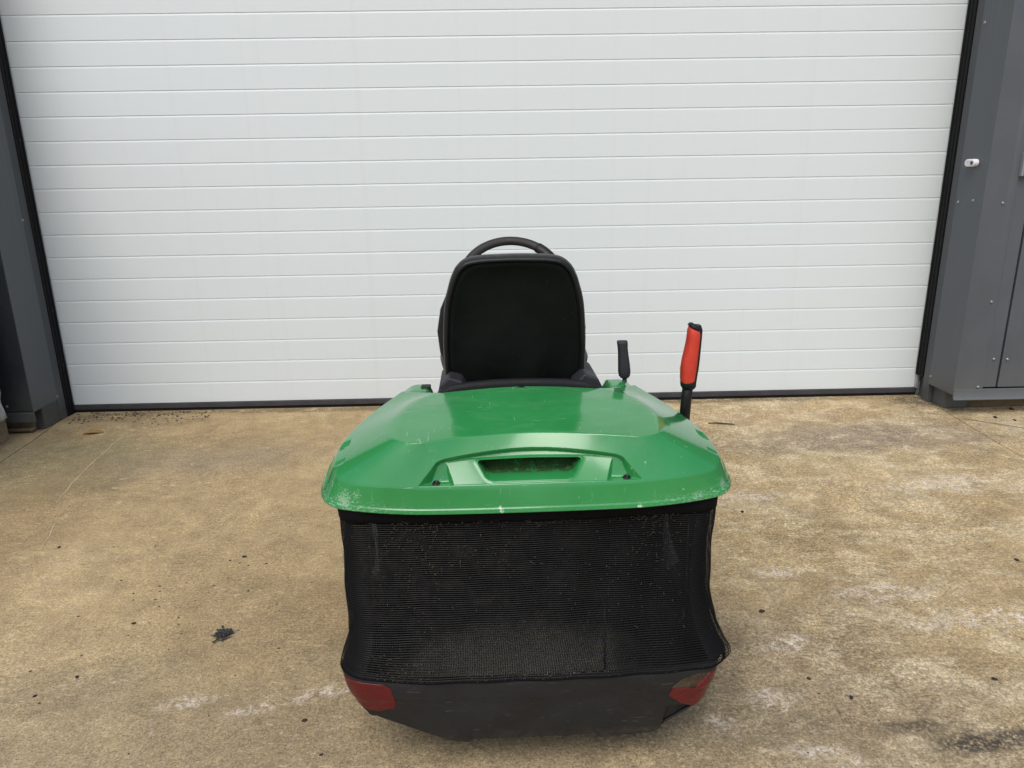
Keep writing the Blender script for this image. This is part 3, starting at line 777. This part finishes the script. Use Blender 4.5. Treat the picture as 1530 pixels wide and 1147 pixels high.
def make_bumper():
    fr = np.linspace(0, 1, 260); rows = []
    x, y, nx, ny = plan(.432, -.020, .062, .42, .010, fr)
    r0 = bump_row(0, fr); n2 = np.stack([nx, ny, 0*nx], 1)
    rows.append(r0-n2*.030+[0, 0, -.03]); rows.append(r0-n2*.012+[0, 0, .0015]); rows.append(r0-n2*.003+[0, 0, .001])
    rows.append(r0-n2*.0006)
    for t in [.03, .08, .13, .18, .23, .28, .33, .38, .43, .48, .53, .58, .62, .66, .7, .75, .8, .85, .9, .96, .985, 1.0]: rows.append(bump_row(t, fr))
    rows.append(bump_row(1.06, fr)); rows.append(bump_row(1.25, fr))
    V = np.concatenate(rows); return mesh_from('catcher_bumper', V, grid_faces(len(rows), len(fr)))
bp = link('catcher_bumper', make_bumper(), M['bumper'], mw)
so_ = bp.modifiers.new('thick', 'SOLIDIFY'); so_.thickness = .004; so_.offset = -1
box('bumper_underside', (-.39, .02, .14), (.39, .42, .204), M['dark'], mw, .02)

def bump_surface(x, z):
    """nearest point of the bumper's outer face at given x (rear or corner) and height"""
    fr = np.linspace(0, 1, 2400); best = None
    P0 = np.stack(plan(.432, -.020, .062, .42, .010, fr), 1)
    return P0, fr
FRS = np.linspace(.08, .92, 1600); PX = plan(.432, -.020, .062, .42, .010, FRS)
def bump_at(fr, z, off):
    """point on the outer face at outline fraction fr, height z, lifted by off"""
    x, y, nx, ny = [float(a[0]) for a in plan(.432, -.020, .062, .42, .010, np.array([fr]))]
    zb = bump_zbot(x, x > 0); zt = B_TOP+float(rise(fr)); t = min(1, max(0, (zt-z)/(zt-zb))); tuck = .004*t+.012*t*t+.0022*sst(z, .226, .219)
    return Vector((x-nx*(tuck-off), y-ny*(tuck-off), z))
def lens_patch(name, poly, off, mat, parent, thick=.005):
    """poly: (fr, z) corners; a curved lens built over the bumper corner with real thickness"""
    def inside_rows(n=15):
        pass
    bm = bmesh.new(); N_ = 8
    vs_ = [bm.verts.new((p[0]*10, p[1]*10, 0)) for p in poly]; bm.faces.new(vs_)
    bmesh.ops.triangulate(bm, faces=bm.faces[:])
    for _ in range(3): bmesh.ops.subdivide_edges(bm, edges=bm.edges[:], cuts=1, use_grid_fill=True)
    for v in bm.verts:
        v.co = bump_at(v.co.x/10, v.co.y/10, off)
    bmesh.ops.recalc_face_normals(bm, faces=bm.faces)
    c = sum((f.normal for f in bm.faces), Vector())
    if c.y > 0: bmesh.ops.reverse_faces(bm, faces=bm.faces)
    me = bpy.data.meshes.new(name); bm.to_mesh(me); bm.free()
    o = link(name, me, mat, parent); s = o.modifiers.new('thick', 'SOLIDIFY'); s.thickness = thick; s.offset = -.6
    b = o.modifiers.new('bevel', 'BEVEL'); b.width = .0015; b.segments = 2; b.limit_method = 'ANGLE'; b.angle_limit = R(40)
    return o
LENS_L = [(.240, .277), (.262, .277), (.296, .270), (.3060, .258), (.312, .212), (.3075, .202), (.285, .190), (.270, .194), (.252, .207), (.238, .226)]
lens_patch('reflector', LENS_L, .005, M['reflector'], mw)
LENS_R = [(.762, .246), (.745, .262), (.739, .224), (.722, .220), (.6925, .230), (.6875, .206), (.7075, .178), (.725, .166), (.745, .182), (.760, .207)]
rr_ = lens_patch('reflector', LENS_R, .005, M['reflector_chip'], mw)
rr_['label'] = 'broken red reflector with its upper inner part missing'
lens_patch('reflector_socket', [(.744, .261), (.727, .262), (.705, .250), (.690, .228), (.722, .221), (.738, .225)], .0042, M['broken'], mw, .002)

# --- dry clippings caught in the mesh
def clippings():
    V = []; F = []
    def blade(p, nrm, ln, wd):
        t = Vector((random.gauss(0, 1), random.gauss(0, .6), random.gauss(0, 1))); t = (t-nrm*t.dot(nrm)).normalized(); s = t.cross(nrm)
        p = Vector(p); b = len(V); e = nrm*random.uniform(.0005, .003)
        V.extend([p-s*wd, p+s*wd, p+t*ln*.5+s*wd*.8+e, p+t*ln*.5-s*wd*.8+e, p+t*ln+e*.5, p+t*ln*.5+nrm*wd+e])
        F.extend([(b, b+1, b+2, b+3), (b+3, b+2, b+4), (b, b+3, b+5), (b+1, b+5, b+2), (b+3, b+4, b+5), (b+2, b+5, b+4)])
    clus = [(.335, .60, .030, .045, 150), (.352, .53, .020, .07, 60), (.41, .58, .05, .05, 120), (.38, .63, .06, .006, 50), (.5, .63, .09, .005, 70), (.67, .60, .018, .035, 110),
            (.66, .55, .03, .06, 80), (.64, .63, .05, .006, 40), (.31, .29, .018, .02, 120), (.345, .30, .012, .03, 60), (.5, .45, .13, .12, 150), (.60, .47, .05, .04, 60),
            (.3, .40, .012, .10, 60), (.5, .280, .07, .004, 60), (.69, .40, .02, .10, 60)]
    for f0, z0, sf, sz, n in clus:
        for _ in range(int(n*.62)):
            fr = min(.97, max(.03, random.gauss(f0, sf))); zz = min(.636, max(.276, random.gauss(z0, sz)))
            p = bag_pt(np.array([fr]), zz, .0016)[0]; x, y, nx, ny = plan(.41, .02, .06, .42, .012, np.array([fr]))
            blade(p, Vector((nx[0], ny[0], 0)), random.uniform(.002, .007)*(2.4 if random.random() < .05 else 1), random.uniform(.0003, .0007))
    return poly_mesh('grass_clippings', V, F)
gc = link('grass_clippings', clippings(), M['clip'], mw, False); gc['kind'] = 'stuff'

# --- seat
def seat_outline(k=0.0):
    """half outline (x, s): s runs up the backrest"""
    pts = [(.172, -.05), (.184, 0), (.188, .06), (.189, .11), (.1875, .16), (.181, .235), (.168, .288), (.158, .315), (.146, .335), (.125, .351), (.09, .358), (.05, .360), (0, .361)]
    return [(x*(1-k/.19), -.05+(s+.05)*(1-k/.411)) for x, s in pts]
SB = Vector((-.009, .498, .790)); tilt = R(8.5)
upv = Vector((0, -math.sin(tilt)*-1*.0, 1))
upv = Vector((0, math.sin(R(-6)), math.cos(R(-6)))); fwv = Vector((0, math.cos(R(-6)), -math.sin(R(-6))))
def seat_pt(x, s, d): return SB+Vector((x, 0, 0))+upv*s+fwv*d
def ring_pts(k):
    h = seat_outline(k); return [(x, s) for x, s in h]+[(-x, s) for x, s in h[-2::-1]]
def densify(p, n=6):
    P = np.array(p); out = []
    for i in range(len(P)-1):
        p0 = P[max(i-1, 0)]; p1 = P[i]; p2 = P[i+1]; p3 = P[min(i+2, len(P)-1)]
        for t in np.arange(n)/n: out.append(.5*((2*p1)+(-p0+p2)*t+(2*p0-5*p1+4*p2-p3)*t*t+(-p0+3*p1-3*p2+p3)*t**3))
    out.append(P[-1]); return out
def make_backrest():
    prof = [(.017, .012), (.0145, .003), (.011, -.0035), (.007, -.006), (.003, -.0045), (.001, .002), (-.0015, .012), (-.001, .030), (.001, .050), (.006, .072), (.016, .092), (.034, .108), (.06, .114)]
    rows = [[seat_pt(x, s, d) for x, s in densify(ring_pts(k))] for k, d in prof]
    n = len(rows[0]); V = [v for r_ in rows for v in r_]; F = grid_faces(len(rows), n).tolist()
    F.append([(len(rows)-1)*n+j for j in range(n)])
    for i in range(len(rows)-1): pass
    F.append([i*n for i in range(len(rows))]+[]) if False else None
    return poly_mesh('backrest', V, F)
br = link('backrest', make_backrest(), M['vinyl'], mw)
def make_shell():
    prof = [(.0150, .0095), (.0165, .0080), (.0200, .0072), (.025, .0080), (.029, .0105), (.08, .0125), (.15, .0130)]
    rows = [[seat_pt(x, s, d) for x, s in densify(ring_pts(k))] for k, d in prof]
    n = len(rows[0]); V = [v for r_ in rows for v in r_]; F = grid_faces(len(rows), n).tolist(); F.append([(len(rows)-1)*n+j for j in range(n)])
    return poly_mesh('seat_shell', V, F)
sh = link('seat_shell', make_shell(), M['shell'], mw); s_ = sh.modifiers.new('thick', 'SOLIDIFY'); s_.thickness = .004; s_.offset = 1
def cushion():
    prof = [(.00, .0), (.03, .004), (.055, .02), (.06, .045), (.05, .075), (.02, .095), (-.04, .105)]
    V = []; n = 48
    for k, h in prof:
        for j in range(n):
            a = 2*math.pi*j/n; c, s = math.cos(a), math.sin(a); e = .45
            V.append(((.165+k)*math.copysign(abs(c)**e, c), .875+(.215+k)*math.copysign(abs(s)**e, s), .775+h))
    F = grid_faces(len(prof), n, True).tolist()+[list(range(n-1, -1, -1)), [(len(prof)-1)*n+j for j in range(n)]]
    return poly_mesh('seat_cushion', V, F)
link('seat_cushion', cushion(), M['vinyl'], mw)
# side bolsters of the backrest, swelling forward past the rim
for sx_ in (-1, 1):
    tube('side_bolster', [seat_pt(sx_*.178, .03, .085), seat_pt(sx_*.182, .08, .088), seat_pt(sx_*.183, .14, .088), seat_pt(sx_*.178, .20, .088), seat_pt(sx_*.165, .26, .08)], [.010, .022, .026, .020, .008] if sx_ < 0 else [.008, .015, .018, .014, .006], M['vinyl'], mw, 14)
    b = prism('seat_bracket', [(.0, 0), (.085, 0), (.085, .028), (.07, .058), (.035, .070), (.010, .045)] , 'y', .43, .60, M['bracket'], mw, .006)
    b.location = (sx_*.178-(.0425), 0, .775)
    prism('seat_hinge', [(0, 0), (.030, 0), (.040, .024), (.026, .038), (.004, .034)], 'y', .455, .475, M['darker'], mw, .004).location = (sx_*.150-(.02), 0, .785)
box('seat_pan', (-.215, .42, .735), (.215, 1.0, .775), M['dark'], mw, .012, 3)
tube('hinge_rod', [(-.17, .462, .792), (.17, .462, .792)], .006, M['darker'], mw, 10)
# the arched black strip at the front edge of the lid
def strip():
    V = []; n = 60; prof = [(-.010, -.012), (-.012, -.002), (-.008, .006), (.002, .010), (.012, .006), (.014, -.012)]
    for i in range(n+1):
        t = -1+2*i/n; xx = -.004+.207*t; yy = .358-.006*t*t; zz = .8480-.012*t*t-.010*abs(t)**8; k = 1-.75*sstep(abs(t), .82, 1)
        for a, b in prof: V.append((xx, yy+a*1.0, zz+b*k))
    m = len(prof); F = grid_faces(n+1, m).tolist()+[list(range(m)), [n*m+j for j in range(m-1, -1, -1)]]
    return poly_mesh('seat_edge_strip', V, F)
sharp(link('seat_edge_strip', strip(), M['rubber'], mw), 50)

# --- body: rear fenders, footwell, bonnet
def fender():
    nx, ny = 120, 60; V = []
    for j in range(ny):
        y = .405+.62*j/(ny-1)
        for i in range(nx):
            x = -.445+.89*i/(nx-1); ax = abs(x)
            z = .806-.12*sstep(ax, .275, .42)-.14*sstep(ax, .40, .445)
            z -= .075*(1-sstep(ax, .215, .245))
            z -= .016*(1-sstep(y, .405, .45))+.22*sstep(y, .50, .80)
            V.append((x, y, z))
    return mesh_from('rear_fender', V, grid_faces(ny, nx))
fd = link('rear_fender', fender(), M['green'], mw); s_ = fd.modifiers.new('thick', 'SOLIDIFY'); s_.thickness = .004; s_.offset = -1
box('fender_catch', (-.262, .47, .803), (-.236, .495, .811), M['darker'], mw, .003)
def body_loft(name, secs, mat):
    """secs: (y, half width, z bottom, z top, corner power)"""
    n = 40; V = []
    for y, hw_, z0, z1, e in secs:
        for j in range(n):
            a = 2*math.pi*j/n; c, s = math.cos(a), math.sin(a)
            V.append((hw_*math.copysign(abs(c)**e, c), y, (z0+z1)/2+(z1-z0)/2*math.copysign(abs(s)**e, s)))
    F = grid_faces(len(secs), n, True).tolist()+[list(range(n)), [(len(secs)-1)*n+j for j in range(n-1, -1, -1)]]
    me = poly_mesh(name, V, F); bm = bmesh.new(); bm.from_mesh(me); bmesh.ops.recalc_face_normals(bm, faces=bm.faces); bm.to_mesh(me); bm.free()
    return sharp(link(name, me, mat, mw), 40)
body_loft('bonnet', [(1.26, .20, .45, .90, .35), (1.30, .225, .42, .935, .35), (1.55, .23, .40, .91, .4), (1.85, .215, .40, .84, .45), (2.0, .18, .42, .74, .6), (2.05, .10, .46, .62, .8)], M['green'])
body_loft('chassis', [(.46, .17, .24, .70, .3), (1.0, .17, .22, .60, .3), (1.26, .20, .24, .55, .3), (1.95, .19, .26, .48, .3)], M['dark'])
body_loft('cutting_deck', [(.92, .18, .10, .20, .4), (.98, .36, .09, .24, .35), (1.30, .42, .09, .25, .35), (1.50, .34, .09, .24, .4), (1.55, .2, .10, .2, .5)], M['green'])
for sx_ in (-1, 1):
    a, b = sorted((sx_*.17, sx_*.40)); box('footrest', (a, .98, .33), (b, 1.42, .352), M['darker'], mw, .008)
# wheels
def wheel(x, y, r, wdt, blocks):
    h = wdt/2; rt = empty('wheel'); rt.parent = mw; rt.location = (x, y, r)
    ty = link('wheel', lathe_mesh('tyre_carcass', [(r*.56, -h*.80), (r*.80, -h), (r*.93, -h*.93), (r*.975, -h*.72), (r*.985, 0), (r*.975, h*.72), (r*.93, h*.93), (r*.80, h), (r*.56, h*.80)], 'x', 48, False), M['tyre'], mw)
    ty.location = (x, y, r); bpy.data.objects.remove(rt)
    link('rim', lathe_mesh('rim', [(0, -h*.35), (r*.2, -h*.42), (r*.3, -h*.30), (r*.50, -h*.32), (r*.555, -h*.78), (r*.555, h*.78), (r*.50, h*.32), (r*.3, h*.30), (r*.2, h*.42), (0, h*.35)], 'x', 40), M['steel'], ty)
    V = []; F = []
    for k in range(blocks):
        a0 = 2*math.pi*k/blocks
        for side in (-1, 1):
            b = len(V); da = math.pi/blocks*.62; off = (math.pi/blocks if side > 0 else 0)
            for rr2 in (.955, 1.0):
                for (xx, dd) in ((side*h*.10, -.30), (side*h*.92, -.9), (side*h*.92, .35), (side*h*.10, .95)):
                    q = a0+off+da*dd; k2 = rr2-(.045 if abs(xx) > h*.5 else 0); V.append((xx, r*k2*math.cos(q), r*k2*math.sin(q)))
            F += [(b, b+1, b+2, b+3), (b+7, b+6, b+5, b+4)]+[(b+i, b+4+i, b+4+(i+1) % 4, b+(i+1) % 4) for i in range(4)]
    me = poly_mesh('tread', V, F); bm = bmesh.new(); bm.from_mesh(me); bmesh.ops.recalc_face_normals(bm, faces=bm.faces); bm.to_mesh(me); bm.free()
    link('tread', me, M['tyre'], ty, False)
for sx_ in (-1, 1):
    wheel(sx_*.410, .70, .235, .21, 22); wheel(sx_*.35, 1.72, .18, .14, 18)
tube('rear_axle', [(-.33, .70, .235), (.33, .70, .235)], .028, M['dark'], mw, 14); tube('front_axle', [(-.29, 1.72, .18), (0, 1.72, .24), (.29, 1.72, .18)], .022, M['dark'], mw, 12)
# steering wheel
SC = Vector((.011, 1.1264, .9994)); ga = R(45)
sw_a = Vector((1, 0, 0)); sw_b = Vector((0, math.cos(ga), math.sin(ga))); sw_n = Vector((0, -math.sin(ga), math.cos(ga)))
def ring(Rr, rr, a0, a1, n, bulge=1.0):
    V = []; m = 14
    for i in range(n+1):
        a = a0+(a1-a0)*i/n; c = sw_a*math.sin(a)+sw_b*math.cos(a)
        for k in range(m):
            q = 2*math.pi*k/m; V.append(SC+c*(Rr+rr*math.cos(q)*bulge)+sw_n*(rr*.85*math.sin(q)))
    return V, m
V, m_ = ring(.168, .0165, 0, 2*math.pi, 72)
sw = link('steering_wheel', mesh_from('steering_wheel', V, grid_faces(73, m_, True)), M['wheelgrip'], mw)
V, m_ = ring(.1675, .0178, R(36), R(66), 14, 1.1); F = grid_faces(15, m_, True).tolist()+[list(range(m_)), [14*m_+j for j in range(m_-1, -1, -1)]]
link('thumb_grip', poly_mesh('thumb_grip', V, F), M['darker'], sw)
link('wheel_hub', lathe_mesh('wheel_hub', [(0, -.03), (.05, -.03), (.062, -.01), (.05, .012), (.02, .02), (0, .02)], 'z', 28), M['darker'], sw, loc=SC-sw_n*.02).rotation_euler = (ga, 0, 0)
for a in (0, 120, 240):
    a = R(a+180); c = sw_a*math.sin(a)+sw_b*math.cos(a); tube('spoke', [SC-sw_n*.022+c*.04, SC-sw_n*.018+c*.1, SC+c*.165], [.018, .013, .012], M['darker'], sw, 10)
tube('steering_column', [SC-sw_n*.03, SC-sw_n*.16], .03, M['darker'], mw, 16)

# --- tipping lever with red grip (right side) and short black lever
def grip(name, secs, mat, parent, n=20):
    """secs: (centre, half width x, half depth y)"""
    V = []
    for c, hx, hy in secs:
        for k in range(n):
            q = 2*math.pi*k/n; co, si = math.cos(q), math.sin(q); e = .75
            V.append((c[0]+hx*math.copysign(abs(co)**e, co), c[1]+hy*math.copysign(abs(si)**e, si), c[2]))
    F = grid_faces(len(secs), n, True).tolist()+[list(range(n-1, -1, -1)), [(len(secs)-1)*n+j for j in range(n)]]
    return link(name, poly_mesh(name, V, F), mat, parent)
LY = .365
tl = tube('tipping_lever', [(.470, LY+.05, .55), (.438, LY+.02, .68), (.4305, LY, .735), (.4330, LY, .80), (.4365, LY, .845)], .0135, M['darker'], mw, 16)
# soft red grip, bowed to the left; black rubber spine on its right and a black cap
cl = [(.4362, LY, .834), (.4355, LY, .842), (.4350, LY, .856), (.4362, LY, .880), (.4385, LY, .905), (.4415, LY, .930), (.4435, LY, .950), (.4445, LY, .966)]
wd = [.0150, .0180, .0195, .0212, .0205, .0185, .0175, .0170]
grip('red_grip', [((c[0]-.0015, c[1], c[2]), w_-.001, .0205) for c, w_ in zip(cl, wd)]+[((.4425, LY, .979), .0150, .018), ((.4400, LY, .9875), .0105, .013)], M['redgrip'], tl)
grip('grip_spine', [((c[0]+w_*.62, c[1]+.002, c[2]), w_*.50, .0165) for c, w_ in zip(cl, wd)]+[((.4545, LY+.002, .978), .0095, .016), ((.4500, LY+.002, .9900), .010, .015)], M['darker'], tl)
grip('grip_collar', [((.4362, LY, .826), .0150, .0150), ((.4362, LY, .832), .0185, .0205), ((.4356, LY, .842), .0192, .0212), ((.4352, LY, .848), .0185, .020)], M['darker'], tl)
cap = grip('grip_cap', [((-.0015, 0, -.005), .0155, .0185), ((0, 0, -.001), .0172, .0202), ((0, 0, .003), .0160, .0185), ((-.001, 0, .006), .011, .013)], M['darker'], tl)
cap.location = (.4447, LY, .9855); cap.rotation_euler = (0, R(33), 0)
tl.location = (-.009, 0, -.008)
bl = tube('throttle_lever', [(.262, .50, .75), (.2905, .50, .795), (.2895, .50, .826)], .0065, M['bracket'], mw, 12)
secs = [((.2893, .50, .8125), .0105, .010), ((.2890, .50, .818), .0150, .013), ((.2885, .50, .830), .0168, .014), ((.2870, .50, .852), .0158, .0135), ((.2845, .50, .875), .0142, .012), ((.2825, .50, .895), .0134, .0115), ((.2812, .50, .909), .0145, .0115), ((.2808, .50, .915), .0140, .011)]
grip('lever_knob', secs, M['bracket'], bl)

# ------------------------------------------------------------------ bits lying on the concrete
def lump(name, r, flat=.5, n=2, jit=.25):
    bm = bmesh.new(); bmesh.ops.create_icosphere(bm, subdivisions=n, radius=r)
    for v in bm.verts:
        v.co *= 1+random.uniform(-jit, jit); v.co.z = v.co.z*flat
    lo = min(v.co.z for v in bm.verts)
    for v in bm.verts: v.co.z -= lo+.001
    me = bpy.data.meshes.new(name); bm.to_mesh(me); bm.free(); return me
def dead_leaf():
    V = []; n = 14
    for i in range(n+1):
        t = i/n; w_ = .026*math.sin(math.pi*t)**.7; lift = .0025*math.sin(math.pi*t*1.1)+.0005
        for s, dz_ in ((-1, .007), (-.5, .002), (0, 0), (.5, .002), (1, .009)): V.append((.11*(t-.5), w_*s, lift+dz_*math.sin(math.pi*t)))
    o = link('dead_leaf', mesh_from('dead_leaf', V, grid_faces(n+1, 5)), M['leaf']); s = o.modifiers.new('thick', 'SOLIDIFY'); s.thickness = .0012; return o
lf = dead_leaf(); lf.location = (-2.25, -.383, .001); lf.rotation_euler = (0, 0, R(12))
tag(lf, 'curled tan dead leaf on the concrete near the left foot of the door', 'leaf')
def mush():
    V = []; F = []
    for i in range(46):
        a = random.uniform(0, 6.28); r_ = abs(random.gauss(0, .020)); ln = random.uniform(.012, .042); wd_ = random.uniform(.002, .007); q = random.uniform(0, 6.28)
        p = Vector((r_*math.cos(a), r_*math.sin(a), .002+random.uniform(0, .008))); t = Vector((math.cos(q), math.sin(q), random.uniform(-.1, .25))); s = Vector((-t.y, t.x, random.uniform(-.3, .3))).normalized()
        b = len(V); mid = p+t*ln*.5
        V.extend([p-t*ln*.5, mid-s*wd_, p+t*ln*.5, mid+s*wd_, mid+Vector((0, 0, .003))]); F.extend([(b, b+1, b+4), (b+1, b+2, b+4), (b+2, b+3, b+4), (b+3, b, b+4), (b+3, b+2, b+1, b)])
    V = [(x, y, max(.0008, z_)) for x, y, z_ in V]
    return poly_mesh('leaf_clump', V, F)
mu = link('leaf_clump', mush(), M['mush'], None, False); mu.location = (-.863, -2.284, 0); mu.scale = (1.0, 1.0, 1)
tag(mu, 'dark clump of rotted leaf scraps on the concrete left of the mower', 'leaf clump')
st = tube('twig', [(1.145, -.455, .006), (1.19, -.462, .008), (1.245, -.470, .006), (1.285, -.482, .005)], [.0025, .004, .0035, .002], M['twig'], None, 8)
tag(st, 'thin dark twig on the concrete right of the red lever', 'twig')
crumbs = [(-1.697, -1.697, .0085, 'round dark pebble near the left edge, level with the green lid rim'), (-1.212, -2.469, .0075, 'small dark crumb low at the left, below the row of faint flecks'),
          (-.522, -2.668, .0085, 'dark pebble just left of the bumper, beneath the red reflector'), (-1.286, -2.543, .007, 'flat dark chip at the lower left edge of the concrete'),
          (.917, -2.641, .0085, 'dark pebble right of the mower, below the pale patches'), (.819, -2.238, .011, 'dark scrap beside the right flank of the mesh bag'),
          (.836, -2.560, .007, 'dark crumb right of the bumper, left one of a pair of flecks'), (.984, -1.536, .010, 'dark scrap on the concrete beside the right rim of the green lid'),
          (2.927, -.323, .016, 'largest dark scrap below the right grey wall panel'), (2.748, -.454, .014, 'dark scrap nearest the corner of the right pier'), (2.822, -.505, .011, 'dark scrap between the others below the right wall'),
          (1.827, -1.965, .010, 'dark chip at the right edge, halfway down the concrete'), (-.957, -1.805, .009, 'dark chip left of the mower, level with the top of the mesh bag'), (-1.172, -2.214, .008, 'long dark fleck left of the rotted leaf clump'),
          (1.34, -2.584, .009, 'dark fleck at the right edge above the oil stain'), (-.452, -2.786, .006, 'tiny dark crumb at the bottom left of the bumper')]
for x, y, r_, lab in crumbs:
    o = link('dark_crumb', lump('dark_crumb', r_*.72, .5), M['pebble'], None, False); o.location = (x, y, 0); o.rotation_euler = (0, 0, random.uniform(0, 6)); o.scale = (1.25, .85, 1)
    tag(o, lab, 'crumb', 'dark crumbs scattered on the concrete')
def grit():
    V = []; F = []
    def chip(x, y, r_):
        b = len(V); a0 = random.uniform(0, 6.28); n = 5; st_ = random.uniform(.4, 1)
        for k in range(n): V.append((x+r_*math.cos(a0+k*1.257)*random.uniform(.6, 1.2), y+r_*st_*math.sin(a0+k*1.257)*random.uniform(.6, 1.2), .0006))
        V.append((x, y, r_*.6)); F.extend([(b+k, b+(k+1) % n, b+n) for k in range(n)])
    for _ in range(170): chip(random.uniform(-2.52, -1.7), -.02-abs(random.gauss(0, .10)), random.uniform(.003, .010))
    for _ in range(160): chip(random.uniform(-2.4, 2.5), -.012-abs(random.gauss(0, .035)), random.uniform(.002, .005))
    for _ in range(40): chip(random.uniform(2.35, 2.8), -.30+random.gauss(0, .06), random.uniform(.002, .006))
    for _ in range(55): chip(random.gauss(-1.1, .25), random.gauss(-2.05, .22), random.uniform(.002, .0065))
    for _ in range(330): chip(random.uniform(-2.4, 2.4), random.uniform(-2.95, -.3), random.uniform(.0012, .0042))
    return poly_mesh('ground_grit', V, F)
gr = link('ground_grit', grit(), M['pebble'], None, False); tag(gr, 'fine dark grit strewn over the concrete and along the door foot', 'grit', None, 'stuff')
